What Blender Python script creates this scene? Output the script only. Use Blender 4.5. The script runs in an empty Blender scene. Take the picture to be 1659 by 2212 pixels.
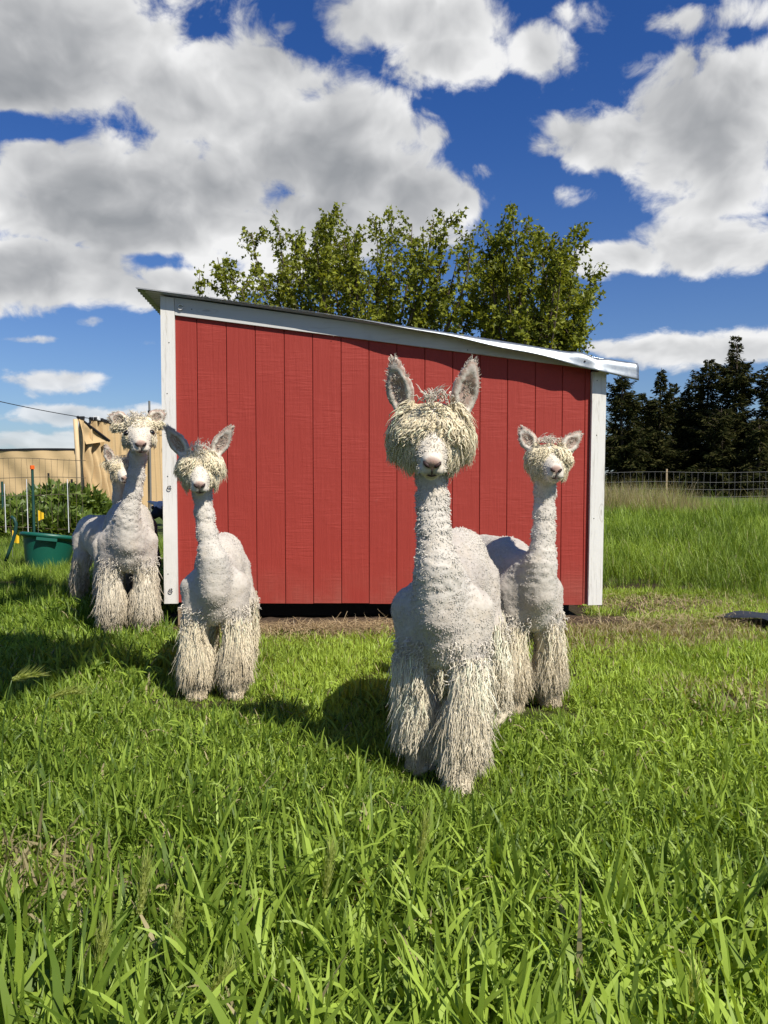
import bpy, math, random
import numpy as np
from mathutils import Matrix, Vector

# ------------------------------------------------------------------ camera, sky, sun, exposure
scene = bpy.context.scene
COL = scene.collection
FPX, CX, CY = 1660.0, 829.5, 1106.0          # focal length and centre on a 1659 x 2212 frame
CAM_H, PITCH = 1.08, math.radians(2.6)
cam_data = bpy.data.cameras.new('camera')
cam_data.sensor_fit = 'VERTICAL'
cam_data.sensor_height = 36.0
cam_data.lens = 36.0 * FPX / 2212.0
cam_data.clip_start = 0.05
cam_data.clip_end = 3000.0
cam = bpy.data.objects.new('camera', cam_data)
cam.location = (0, 0, CAM_H)
cam.rotation_euler = (math.pi / 2 - PITCH, 0, 0)
COL.objects.link(cam)
scene.camera = cam

SUN_AZ, SUN_EL = math.radians(41.5), math.radians(49.0)   # sun stands behind the camera, to the right
sun_dir = Vector((math.sin(SUN_AZ) * math.cos(SUN_EL), -math.cos(SUN_AZ) * math.cos(SUN_EL), math.sin(SUN_EL)))
sun_data = bpy.data.lights.new('sun', 'SUN')
sun_data.energy = 5.0
sun_data.angle = math.radians(0.5)
sun_data.color = (1.0, 0.945, 0.85)
sun = bpy.data.objects.new('sun', sun_data)
sun.rotation_euler = sun_dir.to_track_quat('Z', 'Y').to_euler()
sun.location = (6, -8, 12)
COL.objects.link(sun)

scene.view_settings.view_transform = 'Standard'
scene.view_settings.look = 'None'
scene.view_settings.exposure = 0.28
scene.view_settings.gamma = 1.0
scene.render.engine = 'CYCLES'
scene.cycles.max_bounces = 5
scene.cycles.diffuse_bounces = 2
scene.cycles.glossy_bounces = 2
scene.cycles.transmission_bounces = 3
scene.cycles.transparent_max_bounces = 4


def ray(px, py):
    xc, yc = (px - CX) / FPX, -(py - CY) / FPX
    c, s = math.cos(PITCH), math.sin(PITCH)
    return Vector((xc, c + yc * s, -s + yc * c))


def at(px, py, Y):
    d = ray(px, py)
    t = Y / d.y
    return Vector((d.x * t, Y, CAM_H + d.z * t))


def gnd(px, py, z=0.0):
    d = ray(px, py)
    t = (z - CAM_H) / d.z
    return Vector((d.x * t, d.y * t, z))


class NT:
    """small helper around a node tree"""
    def __init__(self, tree):
        self.t = tree
        self.n = tree.nodes
        self.l = tree.links

    def node(self, typ, **kw):
        nd = self.n.new(typ)
        for k, v in kw.items():
            setattr(nd, k, v)
        return nd

    def put(self, sock, v):
        if v is None:
            return
        if hasattr(v, 'is_output') or isinstance(v, bpy.types.NodeSocket):
            self.l.new(v, sock)
        else:
            sock.default_value = v

    def math(self, op, a, b=None, c=None, clamp=False):
        nd = self.node('ShaderNodeMath', operation=op, use_clamp=clamp)
        self.put(nd.inputs[0], a)
        self.put(nd.inputs[1], b)
        self.put(nd.inputs[2], c)
        return nd.outputs[0]

    def vmath(self, op, a, b=None, scale=None):
        nd = self.node('ShaderNodeVectorMath', operation=op)
        self.put(nd.inputs[0], a)
        self.put(nd.inputs[1], b)
        if scale is not None:
            self.put(nd.inputs['Scale'], scale)
        return nd.outputs['Value'] if op in ('LENGTH', 'DOT_PRODUCT', 'DISTANCE') else nd.outputs[0]

    def noise(self, vec, scale, detail=4.0, rough=0.5, dist=0.0, color=False, lac=2.0):
        nd = self.node('ShaderNodeTexNoise')
        self.put(nd.inputs['Vector'], vec)
        nd.inputs['Scale'].default_value = scale
        nd.inputs['Detail'].default_value = detail
        nd.inputs['Roughness'].default_value = rough
        nd.inputs['Distortion'].default_value = dist
        nd.inputs['Lacunarity'].default_value = lac
        return nd.outputs['Color' if color else 'Fac']

    def maprange(self, v, a, b, c=0.0, d=1.0, smooth=True):
        nd = self.node('ShaderNodeMapRange')
        nd.interpolation_type = 'SMOOTHSTEP' if smooth else 'LINEAR'
        self.put(nd.inputs['Value'], v)
        for k, x in zip(('From Min', 'From Max', 'To Min', 'To Max'), (a, b, c, d)):
            self.put(nd.inputs[k], x)
        return nd.outputs[0]

    def mix(self, fac, a, b, mode='MIX'):
        nd = self.node('ShaderNodeMix', data_type='RGBA', blend_type=mode)
        self.put(nd.inputs[0], fac)
        self.put(nd.inputs[6], a if not isinstance(a, tuple) or len(a) == 4 else (*a, 1))
        self.put(nd.inputs[7], b if not isinstance(b, tuple) or len(b) == 4 else (*b, 1))
        return nd.outputs[2]

    def ramp(self, fac, stops, interp='LINEAR'):
        nd = self.node('ShaderNodeValToRGB')
        cr = nd.color_ramp
        cr.interpolation = interp
        while len(cr.elements) < len(stops):
            cr.elements.new(0.5)
        for e, (p, c) in zip(cr.elements, stops):
            e.position = p
            e.color = (*c, 1) if len(c) == 3 else c
        self.put(nd.inputs[0], fac)
        return nd.outputs[0]

    def xyz(self, x, y, z):
        nd = self.node('ShaderNodeCombineXYZ')
        self.put(nd.inputs[0], x)
        self.put(nd.inputs[1], y)
        self.put(nd.inputs[2], z)
        return nd.outputs[0]

    def sep(self, v):
        nd = self.node('ShaderNodeSeparateXYZ')
        self.put(nd.inputs[0], v)
        return nd.outputs


SKY_TINT_HIGH, SKY_TINT_LOW = (0.30, 0.63, 1.22, 1), (0.74, 0.88, 1.12, 1)
# ---- the sky: Nishita blue with drifting cumulus, in world directions
world = bpy.data.worlds.new('World')
scene.world = world
world.use_nodes = True
W = NT(world.node_tree)
W.n.clear()
sky = W.node('ShaderNodeTexSky', sky_type='NISHITA')
sky.sun_disc = False
sky.sun_elevation = SUN_EL
sky.sun_rotation = math.atan2(sun_dir.x, sun_dir.y)
sky.altitude = 200.0
sky.air_density = 1.0
sky.dust_density = 0.6
sky.ozone_density = 2.2
wdir = W.vmath('NORMALIZE', W.node('ShaderNodeTexCoord').outputs['Generated'])
wx, wy, wz = W.sep(wdir)[0:3]
zc = W.math('MAXIMUM', wz, 0.0)
ay = W.math('MAXIMUM', W.math('ABSOLUTE', wy), 0.12)
U = W.math('DIVIDE', wx, ay)
V = W.math('DIVIDE', zc, ay)
UV = W.xyz(U, V, 0.0)
# where the big cumulus banks stand (photo positions turned into directions; the sky behind repeats them)
BANKS = [  # px, py, rx, ry, strength
    (110, 90, 380, 230, 1.5), (470, 210, 330, 170, 1.4), (720, 330, 330, 190, 1.5), (900, 420, 200, 140, 1.35), (930, 300, 120, 70, 1.0),
    (330, 430, 480, 190, 1.6), (620, 480, 380, 130, 1.4), (90, 590, 400, 120, 1.4), (360, 620, 260, 75, 1.2),
    (900, 40, 270, 110, 1.25), (960, 125, 190, 95, 1.2), (1170, 110, 115, 110, 1.05), (1240, 40, 130, 80, 0.75),
    (1560, 320, 250, 220, 1.5), (1640, 200, 190, 150, 1.35), (1290, 310, 200, 90, 1.25), (1570, 530, 280, 100, 1.3),
    (1360, 555, 160, 60, 1.1), (1215, 425, 150, 60, 0.66), (1540, 745, 320, 60, 1.3), (1330, 752, 130, 40, 1.1),
    (1450, 40, 130, 55, 0.66), (1640, 30, 120, 70, 0.8), (1370, 140, 80, 50, 0.55), (620, 60, 80, 50, 0.55),
    (50, 735, 110, 20, 0.85), (110, 825, 210, 42, 1.0), (195, 690, 70, 24, 0.85), (330, 740, 70, 24, 0.8),
    (170, 900, 360, 36, 1.1), (60, 950, 360, 36, 1.1),
]
HOLES = [(20, 262, 150, 44, 0.8), (330, 560, 80, 26, 0.45), (825, 312, 80, 34, 0.4), (1490, 400, 60, 45, .35)]


def bank_field(lst):
    acc = None
    for px, py, rx, ry, s in lst:
        d = ray(px, py)
        m = W.vmath('SUBTRACT', UV, (d.x / d.y, d.z / d.y, 0.0))
        m = W.vmath('MULTIPLY', m, (FPX / rx, FPX / ry, 0.0))
        r = W.vmath('LENGTH', m)
        v = W.math('MULTIPLY', W.maprange(r, 0.0, 1.45, 1.0, 0.0), s)
        acc = v if acc is None else W.math('MAXIMUM', acc, v)
    return acc


banks = W.math('SUBTRACT', bank_field(BANKS), bank_field(HOLES))
# perspective of a cloud deck: features shrink and flatten towards the horizon
zf = W.math('MULTIPLY', W.math('POWER', zc, 0.72), 3.3)
Q = W.xyz(W.math('MULTIPLY', wx, 2.6), W.math('MULTIPLY', wy, 2.6), zf)
warp = W.vmath('SCALE', W.vmath('SUBTRACT', W.noise(Q, 3.2, 2.0, color=True), (0.5, 0.5, 0.5)), scale=0.22)
QW = W.vmath('ADD', Q, warp)


def puffs(vec, sc):
    nd = W.node('ShaderNodeTexVoronoi', feature='F1')
    W.put(nd.inputs['Vector'], vec)
    nd.inputs['Scale'].default_value = sc
    d = nd.outputs['Distance']
    return W.math('SUBTRACT', 0.45, W.math('MULTIPLY', d, d))


n_big = W.noise(QW, 2.4, 4.0, 0.55)
n_fine = W.noise(QW, 7.0, 8.0, 0.60)
pf = W.math('ADD', W.math('MULTIPLY', puffs(QW, 4.2), 0.6), W.math('MULTIPLY', puffs(QW, 9.5), 0.35))
b_me = W.math('ADD', W.math('MULTIPLY', W.math('SUBTRACT', n_fine, .5), 1.5), W.math('MULTIPLY', pf, 0.75))
b0 = W.math('ADD', W.math('MULTIPLY', W.math('SUBTRACT', n_big, .5), 1.5), b_me)
dens = W.math('ADD', W.math('MULTIPLY', banks, 1.15), W.math('SUBTRACT', b0, 0.80))
alpha = W.maprange(dens, -0.14, 0.28)
# sunlit shoulders against shaded undersides: compare with the cloud a little towards the sun (up)
up_q = W.vmath('ADD', QW, (0.05, -0.03, 0.13))
b_up = W.math('ADD', W.math('MULTIPLY', W.math('SUBTRACT', W.noise(up_q, 7.0, 3.0, 0.6), .5), 1.5), W.math('MULTIPLY', W.math('ADD', W.math('MULTIPLY', puffs(up_q, 4.2), .6), W.math('MULTIPLY', puffs(up_q, 9.5), 0.35)), .75))
lit = W.math('SUBTRACT', b_me, b_up)
thick = W.maprange(dens, 0.15, 1.15)
soft = W.math('MULTIPLY', W.math('SUBTRACT', W.noise(QW, 2.6, 3.0, 0.5), 0.5), 1.9)
shade = W.math('ADD', W.math('ADD', W.math('MULTIPLY', thick, 0.50), W.math('MULTIPLY', lit, -0.45)), W.math('ADD', soft, 0.18))
ccol = W.ramp(shade, [(0.0, (0.95, 0.95, 0.95)), (0.26, (0.74, 0.745, 0.75)), (0.66, (0.49, 0.50, 0.515)), (1.0, (0.34, 0.355, 0.375))])
SKY_STRENGTH = 0.072
CLOUD_LEVEL = 0.79
# clouds far away take on the colour of the air
skyc = W.mix(1.0, sky.outputs[0], W.mix(W.maprange(zc, 0.0, 0.50), SKY_TINT_LOW, SKY_TINT_HIGH), 'MULTIPLY')
air = W.maprange(zc, 0.0, 0.16, 0.42, 0.0)
cl = W.vmath('SCALE', ccol, scale=CLOUD_LEVEL / SKY_STRENGTH)
cl = W.mix(air, cl, skyc)
out = W.mix(W.math('MULTIPLY', alpha, 0.985), skyc, cl)
bg = W.node('ShaderNodeBackground')
W.put(bg.inputs['Color'], out)
bg.inputs['Strength'].default_value = SKY_STRENGTH
wo = W.node('ShaderNodeOutputWorld')
W.l.new(bg.outputs[0], wo.inputs[0])
world.cycles.sampling_method = 'NONE'

# ------------------------------------------------------------------ helpers
rng = np.random.default_rng(11)


def tag(o, label=None, cat=None, group=None, kind=None):
    if label:
        o['label'] = label
    if cat:
        o['category'] = cat
    if group:
        o['group'] = group
    if kind:
        o['kind'] = kind
    return o


def empty(name, loc=(0, 0, 0), rz=0.0, **kw):
    o = bpy.data.objects.new(name, None)
    o.empty_display_size = 0.1
    o.location = loc
    o.rotation_euler = (0, 0, rz)
    COL.objects.link(o)
    return tag(o, **kw)


def mesh_np(name, v, f, smooth=True, col=None, tone=None):
    """v (N,3), f (M,3|4) or list of both"""
    me = bpy.data.meshes.new(name)
    fl = f if isinstance(f, list) else [f]
    fl = [np.asarray(a, dtype=np.int32) for a in fl if len(a)]
    v = np.asarray(v, dtype=np.float32)
    me.vertices.add(len(v))
    me.vertices.foreach_set('co', v.ravel())
    nl = sum(a.size for a in fl)
    npoly = sum(len(a) for a in fl)
    me.loops.add(nl)
    me.loops.foreach_set('vertex_index', np.concatenate([a.ravel() for a in fl]))
    me.polygons.add(npoly)
    tot = np.concatenate([np.full(len(a), a.shape[1], np.int32) for a in fl])
    start = np.concatenate([[0], np.cumsum(tot)[:-1]]).astype(np.int32)
    me.polygons.foreach_set('loop_start', start)
    me.polygons.foreach_set('use_smooth', np.full(npoly, bool(smooth)))
    if col is not None:
        ca = me.color_attributes.new('Col', 'FLOAT_COLOR', 'POINT')
        c4 = np.ones((len(v), 4), np.float32)
        c4[:, :3] = col
        ca.data.foreach_set('color', c4.ravel())
    if tone is not None:
        at_ = me.attributes.new('tone', 'FLOAT', 'POINT')
        at_.data.foreach_set('value', np.asarray(tone, np.float32))
    me.update(calc_edges=True)
    me.validate()
    return me


def obj(name, me, mat=None, parent=None, loc=None, rot=None, **kw):
    o = bpy.data.objects.new(name, me)
    if mat is not None and len(me.materials) == 0:
        me.materials.append(mat)
    if parent is not None:
        o.parent = parent
    if loc is not None:
        o.location = loc
    if rot is not None:
        o.rotation_euler = rot
    COL.objects.link(o)
    return tag(o, **kw)


class MB:
    """collects simple shapes into one mesh"""
    def __init__(self):
        self.v, self.q, self.t = [], [], []
        self.n = 0

    def add(self, v, q=(), t=()):
        v = np.asarray(v, float).reshape(-1, 3)
        self.v.append(v)
        if len(q):
            self.q.append(np.asarray(q) + self.n)
        if len(t):
            self.t.append(np.asarray(t) + self.n)
        self.n += len(v)

    def hexa(self, c):
        """eight corners: bottom ring 0-3, top ring 4-7"""
        self.add(c, [[3, 2, 1, 0], [4, 5, 6, 7], [0, 1, 5, 4], [1, 2, 6, 5], [2, 3, 7, 6], [3, 0, 4, 7]])

    def box(self, a, b):
        x0, y0, z0 = a
        x1, y1, z1 = b
        self.hexa([(x0, y0, z0), (x1, y0, z0), (x1, y1, z0), (x0, y1, z0), (x0, y0, z1), (x1, y0, z1), (x1, y1, z1), (x0, y1, z1)])

    def tube(self, pts, r, sides=6, caps=True):
        pts = np.asarray(pts, float)
        n = len(pts)
        r = np.full(n, r) if np.isscalar(r) else np.asarray(r, float)
        tan = np.gradient(pts, axis=0)
        tan /= np.linalg.norm(tan, axis=1)[:, None] + 1e-9
        up = np.array([0, 0, 1.0]) if abs(tan[:, 2]).mean() < 0.85 else np.array([1.0, 0, 0])
        a = np.cross(tan, up)
        a /= np.linalg.norm(a, axis=1)[:, None] + 1e-9
        b = np.cross(tan, a)
        th = np.linspace(0, 2 * np.pi, sides, endpoint=False)
        v = pts[:, None] + r[:, None, None] * (np.cos(th)[None, :, None] * a[:, None] + np.sin(th)[None, :, None] * b[:, None])
        q = []
        for i in range(n - 1):
            for k in range(sides):
                k2 = (k + 1) % sides
                q.append([i * sides + k, i * sides + k2, (i + 1) * sides + k2, (i + 1) * sides + k])
        v = v.reshape(-1, 3)
        t = []
        if caps:
            v = np.vstack([v, pts[0], pts[-1]])
            c0, c1 = n * sides, n * sides + 1
            for k in range(sides):
                k2 = (k + 1) % sides
                t.append([c0, k2, k])
                t.append([c1, (n - 1) * sides + k, (n - 1) * sides + k2])
        self.add(v, q, t)

    def ball(self, c, r, seg=10, rings=7):
        r = np.broadcast_to(np.asarray(r, float), (3,))
        v, q, t = [(0, 0, 1.0)], [], []
        for i in range(1, rings):
            ph = math.pi * i / rings
            for k in range(seg):
                th = 2 * math.pi * k / seg
                v.append((math.sin(ph) * math.cos(th), math.sin(ph) * math.sin(th), math.cos(ph)))
        v.append((0, 0, -1.0))
        last = len(v) - 1
        for k in range(seg):
            k2 = (k + 1) % seg
            t.append([0, 1 + k, 1 + k2])
            t.append([last, last - seg + k2, last - seg + k])
            for i in range(rings - 2):
                o = 1 + i * seg
                q.append([o + k, o + seg + k, o + seg + k2, o + k2])
        self.add(np.array(v) * r + np.asarray(c, float), q, t)

    def grid(self, P):
        """P (n,m,3) sheet of points"""
        n, m = P.shape[:2]
        idx = np.arange(n * m).reshape(n, m)
        q = np.stack([idx[:-1, :-1], idx[1:, :-1], idx[1:, 1:], idx[:-1, 1:]], -1).reshape(-1, 4)
        self.add(P.reshape(-1, 3), q)

    def mesh(self, name, smooth=False, **kw):
        f = []
        if self.q:
            f.append(np.concatenate(self.q))
        if self.t:
            f.append(np.concatenate(self.t))
        return mesh_np(name, np.concatenate(self.v), f, smooth, **kw)

    def build(self, name, mat=None, parent=None, smooth=False, **kw):
        return obj(name, self.mesh(name, smooth), mat, parent, **kw)


def material(name):
    m = bpy.data.materials.new(name)
    m.use_nodes = True
    t = NT(m.node_tree)
    bs = t.n['Principled BSDF']
    return m, t, bs


def simple(name, col, rough=0.7, metal=0.0, var=0.15, scale=12.0, bump=0.0, spec=0.3):
    m, t, bs = material(name)
    tc = t.node('ShaderNodeTexCoord').outputs['Object']
    n = t.noise(tc, scale, 5.0, 0.6)
    c = t.mix(n, tuple(x * (1 - var) for x in col), tuple(min(1, x * (1 + var)) for x in col))
    t.put(bs.inputs['Base Color'], c)
    bs.inputs['Roughness'].default_value = rough
    bs.inputs['Metallic'].default_value = metal
    bs.inputs['Specular IOR Level'].default_value = spec
    if bump:
        bp = t.node('ShaderNodeBump')
        bp.inputs['Strength'].default_value = bump
        bp.inputs['Distance'].default_value = 0.01
        t.put(bp.inputs['Height'], n)
        t.l.new(bp.outputs[0], bs.inputs['Normal'])
    return m


# numpy value noise
def vnoise(p, seed=0):
    p = np.asarray(p, np.float64)
    i = np.floor(p).astype(np.int64)
    f = p - i
    f = f * f * (3 - 2 * f)
    out = np.zeros(len(p))

    def h(a):
        n = (a[:, 0] * 73856093) ^ (a[:, 1] * 19349663) ^ (a[:, 2] * 83492791) ^ (seed * 2654435761)
        n = (n ^ (n >> 13)) * 1274126177 & 0x7fffffff
        return ((n ^ (n >> 16)) & 0xffff) / 65535.0
    for dx in (0, 1):
        for dy in (0, 1):
            for dz in (0, 1):
                w = (f[:, 0] if dx else 1 - f[:, 0]) * (f[:, 1] if dy else 1 - f[:, 1]) * (f[:, 2] if dz else 1 - f[:, 2])
                out += w * h(i + np.array([dx, dy, dz]))
    return out * 2 - 1


def fbm(p, octaves=3, seed=0):
    s, a, tot = 0.0, 1.0, 0.0
    for k in range(octaves):
        s = s + a * vnoise(p * (2.0 ** k), seed + k)
        tot += a
        a *= 0.5
    return s / tot


def bez(a, b, c, d, n):
    tt = np.linspace(0, 1, n)[:, None]
    return (1 - tt) ** 3 * a + 3 * (1 - tt) ** 2 * tt * b + 3 * (1 - tt) * tt ** 2 * c + tt ** 3 * d



# ------------------------------------------------------------------ ground
m_ground, t, bs = material('ground_soil_and_thatch')
gp = t.node('ShaderNodeTexCoord').outputs['Object']
n1 = t.noise(gp, 1.3, 6.0, 0.6)
n2 = t.noise(gp, 22.0, 6.0, 0.65)
soil = t.mix(n2, (0.030, 0.021, 0.013), (0.085, 0.060, 0.038))
green = t.mix(n2, (0.028, 0.045, 0.010), (0.075, 0.105, 0.022))
straw = t.mix(n2, (0.10, 0.075, 0.04), (0.30, 0.235, 0.135))


def spot(p, r, soft=0.6):
    """a patch of the ground with a ragged edge"""
    d = t.vmath('LENGTH', t.vmath('MULTIPLY', t.vmath('SUBTRACT', gp, (p[0], p[1], 0.0)), (1.0 / r[0], 1.0 / r[1], 0.0)))
    d = t.math('ADD', d, t.math('MULTIPLY', t.math('SUBTRACT', t.noise(gp, 5.0, 5.0, 0.65), 0.5), 1.3))
    return t.maprange(d, 1.0 - soft * 0.5, 1.0 + soft * 0.5, 1.0, 0.0)


gc = t.mix(t.maprange(n1, 0.40, 0.60), soil, green)
fy = t.sep(gp)[1]
gc = t.mix(t.maprange(fy, 6.0, 16.0), gc, t.mix(n2, (0.05, 0.075, 0.018), (0.11, 0.14, 0.04)))
dry1 = gnd(1480, 1345)
gc = t.mix(spot((2.15, 5.4), (1.2, 0.55)), gc, straw)
gc = t.mix(spot((0.4, 5.05), (1.9, 0.28)), gc, straw)
gc = t.mix(spot((2.15, 6.45), (0.85, 0.55)), gc, soil)
gc = t.mix(spot((0.0, 5.6), (2.3, 0.45)), gc, soil)
gc = t.mix(spot((1.62, 3.70), (0.24, 0.20)), gc, soil)
gc = t.mix(spot((-0.95, 1.95), (0.36, 0.16)), gc, straw)
gc = t.mix(spot((-3.7, 7.4), (1.0, 0.6)), gc, soil)
t.put(bs.inputs['Base Color'], gc)
bs.inputs['Roughness'].default_value = 0.95
bs.inputs['Specular IOR Level'].default_value = 0.1
bp = t.node('ShaderNodeBump')
bp.inputs['Strength'].default_value = 0.7
bp.inputs['Distance'].default_value = 0.03
t.put(bp.inputs['Height'], t.noise(gp, 35.0, 6.0, 0.7))
t.l.new(bp.outputs[0], bs.inputs['Normal'])
xs = np.concatenate([np.linspace(-700, -12, 12), np.linspace(-10, 10, 81), np.linspace(12, 700, 12)])
ys = np.concatenate([np.linspace(-700, -6, 8), np.linspace(-5, 16, 85), np.linspace(18, 900, 14)])
GX, GY = np.meshgrid(xs, ys, indexing='ij')
gz = fbm(np.stack([GX.ravel() * 1.1, GY.ravel() * 1.1, np.zeros(GX.size)], 1), 3, 5).reshape(GX.shape) * 0.018
gz *= (np.abs(GX) < 11) & (np.abs(GY - 5) < 12)
mb = MB()
mb.grid(np.stack([GX, GY, gz], -1))
mb.build('ground', m_ground, smooth=True, kind='structure')

# ------------------------------------------------------------------ the red shed
SH_A = math.radians(5.5)
SH_O = at(381, 1302, 5.45)
SH_O.z = 0.0
shed = empty('shed', SH_O, SH_A, label='red plank-sided shed with white corner posts and sloping metal roof', cat='shed')
_su = Vector((math.cos(SH_A), math.sin(SH_A), 0))
_sv = Vector((-math.sin(SH_A), math.cos(SH_A), 0))


def sh(px, py, v=0.0):
    """photo point -> (u, z) on the plane v of the shed"""
    d = ray(px, py)
    o = Vector((0, 0, CAM_H)) - SH_O - _sv * v
    k = -o.dot(_sv) / d.dot(_sv)
    p = o + d * k
    return p.dot(_su), p.z


def line(p, q):
    return lambda u: p[1] + (q[1] - p[1]) * (u - p[0]) / (q[0] - p[0])


z_bot = line(sh(381, 1302), sh(1272, 1306))
z_top = line(sh(381, 672), sh(1265, 786))
z_trim_lo = line(sh(381, 681, -.02), sh(1265, 795, -.02))
z_roof = line(sh(381, 636), sh(1000, 722))
U1 = sh(1272, 1100)[0]

# red paint over textured siding
m_red, t, bs = material('red_siding_paint')
oc = t.node('ShaderNodeTexCoord').outputs['Object']
oi = t.node('ShaderNodeObjectInfo')
ocr = t.vmath('ADD', oc, t.vmath('SCALE', t.xyz(oi.outputs['Random'], oi.outputs['Random'], oi.outputs['Random']), scale=17.0))
grain = t.noise(t.vmath('MULTIPLY', ocr, (26.0, 26.0, 1.6)), 1.0, 6.0, 0.6, 0.7)
rip = t.noise(t.vmath('MULTIPLY', ocr, (5.0, 5.0, 60.0)), 1.0, 3.0, 0.5, 0.6)
big = t.noise(ocr, 2.2, 4.0, 0.6)
c = t.mix(big, (0.290, 0.033, 0.023), (0.350, 0.047, 0.034))
c = t.mix(t.maprange(t.noise(ocr, 9.0, 8.0, 0.75), 0.62, 0.80, 0.0, 0.30), c, (0.42, 0.13, 0.11))
fade = t.maprange(t.sep(oc)[2], 0.1, 0.50, 0.30, 0.0)
c = t.mix(t.math('MULTIPLY', fade, t.maprange(big, 0.3, 0.7)), c, (0.28, 0.15, 0.11))
t.put(bs.inputs['Base Color'], c)
bs.inputs['Roughness'].default_value = 0.62
bs.inputs['Specular IOR Level'].default_value = 0.25
bp = t.node('ShaderNodeBump')
bp.inputs['Strength'].default_value = 0.9
bp.inputs['Distance'].default_value = 0.006
hh = t.math('ADD', t.math('MULTIPLY', grain, 0.8), t.math('MULTIPLY', t.math('MULTIPLY', rip, t.maprange(big, 0.4, 0.6)), 0.55))
t.put(bp.inputs['Height'], hh)
t.l.new(bp.outputs[0], bs.inputs['Normal'])


def wood_mat(name, base, streak, amt=0.6, axis=2):
    m, t, bs = material(name)
    oc = t.node('ShaderNodeTexCoord').outputs['Object']
    sc = [55.0, 55.0, 55.0]
    sc[axis] = 2.2
    w = t.vmath('ADD', oc, t.vmath('SCALE', t.noise(oc, 3.5, 2.0, color=True), scale=0.05))
    g = t.noise(t.vmath('MULTIPLY', w, tuple(sc)), 1.0, 5.0, 0.62, 0.4)
    kn = t.node('ShaderNodeTexVoronoi')
    sk = [9.0, 9.0, 9.0]
    sk[axis] = 2.4
    t.put(kn.inputs['Vector'], t.vmath('MULTIPLY', w, tuple(sk)))
    kn.inputs['Scale'].default_value = 1.0
    kd = kn.outputs['Distance']
    rings = t.math('SINE', t.math('MULTIPLY', kd, 46.0))
    rings = t.math('MULTIPLY', t.maprange(rings, 0.2, 1.0), t.maprange(kd, 0.10, 0.34, 0.75, 0.0))
    knot = t.maprange(kd, 0.05, 0.09, 0.75, 0.0)
    f = t.math('MULTIPLY', t.maprange(g, 0.50, 0.74), amt)
    f = t.math('MAXIMUM', t.math('MAXIMUM', f, t.math('MULTIPLY', rings, amt)), knot)
    c = t.mix(f, base, streak)
    c = t.mix(t.maprange(t.noise(oc, 6.0, 4.0, 0.6), 0.50, 0.80, 0.0, 0.35), c, tuple(x * 0.7 for x in base))
    t.put(bs.inputs['Base Color'], c)
    bs.inputs['Roughness'].default_value = 0.7
    bs.inputs['Specular IOR Level'].default_value = 0.2
    bp = t.node('ShaderNodeBump')
    bp.inputs['Strength'].default_value = 0.35
    bp.inputs['Distance'].default_value = 0.004
    t.put(bp.inputs['Height'], t.math('SUBTRACT', g, f))
    t.l.new(bp.outputs[0], bs.inputs['Normal'])
    return m


m_post = wood_mat('whitewashed_wood', (0.74, 0.72, 0.67), (0.42, 0.39, 0.33), 0.7)
m_trim = wood_mat('white_trim_board', (0.58, 0.58, 0.555), (0.42, 0.41, 0.37), 0.45, axis=0)
m_raw = wood_mat('raw_lumber', (0.33, 0.24, 0.15), (0.20, 0.14, 0.08), 0.6, axis=0)

m_galv, t, bs = material('galvanised_steel')
oc = t.node('ShaderNodeTexCoord').outputs['Object']
n = t.noise(oc, 14.0, 6.0, 0.65)
t.put(bs.inputs['Base Color'], t.mix(n, (0.36, 0.39, 0.40), (0.56, 0.59, 0.60)))
bs.inputs['Metallic'].default_value = 0.9
t.put(bs.inputs['Roughness'], t.maprange(t.noise(oc, 40.0, 5.0, 0.7), 0.3, 0.7, 0.28, 0.46))

m_rooftop, t, bs = material('weathered_roof_edge')
oc = t.node('ShaderNodeTexCoord').outputs['Object']
n = t.noise(t.vmath('MULTIPLY', oc, (1.0, 3.0, 3.0)), 30.0, 6.0, 0.7)
uu = t.sep(oc)[0]
base = t.mix(t.maprange(n, 0.50, 0.66), (0.035, 0.032, 0.030), (0.40, 0.38, 0.35))
t.put(bs.inputs['Base Color'], t.mix(t.maprange(uu, 0.6, 1.6), base, t.mix(t.noise(oc, 9.0, 5.0, .6), (0.24, 0.26, 0.27), (0.42, 0.45, 0.46))))
t.put(bs.inputs['Metallic'], t.maprange(uu, 0.6, 1.6, 0.1, 0.92))
t.put(bs.inputs['Roughness'], t.maprange(t.noise(oc, 26.0, 5.0, .7), .3, .7, .38, .55))

m_iron = simple('dark_iron', (0.05, 0.045, 0.04), 0.5, 0.6)
m_dark = simple('dark_interior_wood', (0.05, 0.04, 0.03), 0.9)

SHED_D = 2.45
# siding boards: each its own piece, set a few millimetres into a shiplap groove
groove_px = [381, 428, 491, 553, 615, 676, 737, 797, 857, 917, 977, 1036, 1095, 1155, 1213, 1262, 1274]
us = [sh(x, 1000)[0] for x in groove_px]
for i in range(len(us) - 1):
    a, b = us[i] + 0.0016, us[i + 1] - 0.0016
    jig = random.Random(i).uniform(-0.004, 0.004)
    q = MB()
    z0a, z0b = z_bot(a) + jig, z_bot(b) + jig
    e = 0.0035
    q.hexa([(a, 0.0015, z0a), (b, 0.0015, z0b), (b, 0.014, z0b), (a, 0.014, z0a), (a, 0.0015, z_top(a)), (b, 0.0015, z_top(b)), (b, 0.014, z_top(b)), (a, 0.014, z_top(a))])
    q.hexa([(a + e, -0.0015, z0a + .001), (b - e, -0.0015, z0b + .001), (b, 0.0015, z0b), (a, 0.0015, z0a), (a + e, -0.0015, z_top(a)), (b - e, -0.0015, z_top(b)), (b, 0.0015, z_top(b)), (a, 0.0015, z_top(a))])
    q.build('siding_board', m_red, shed)
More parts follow.
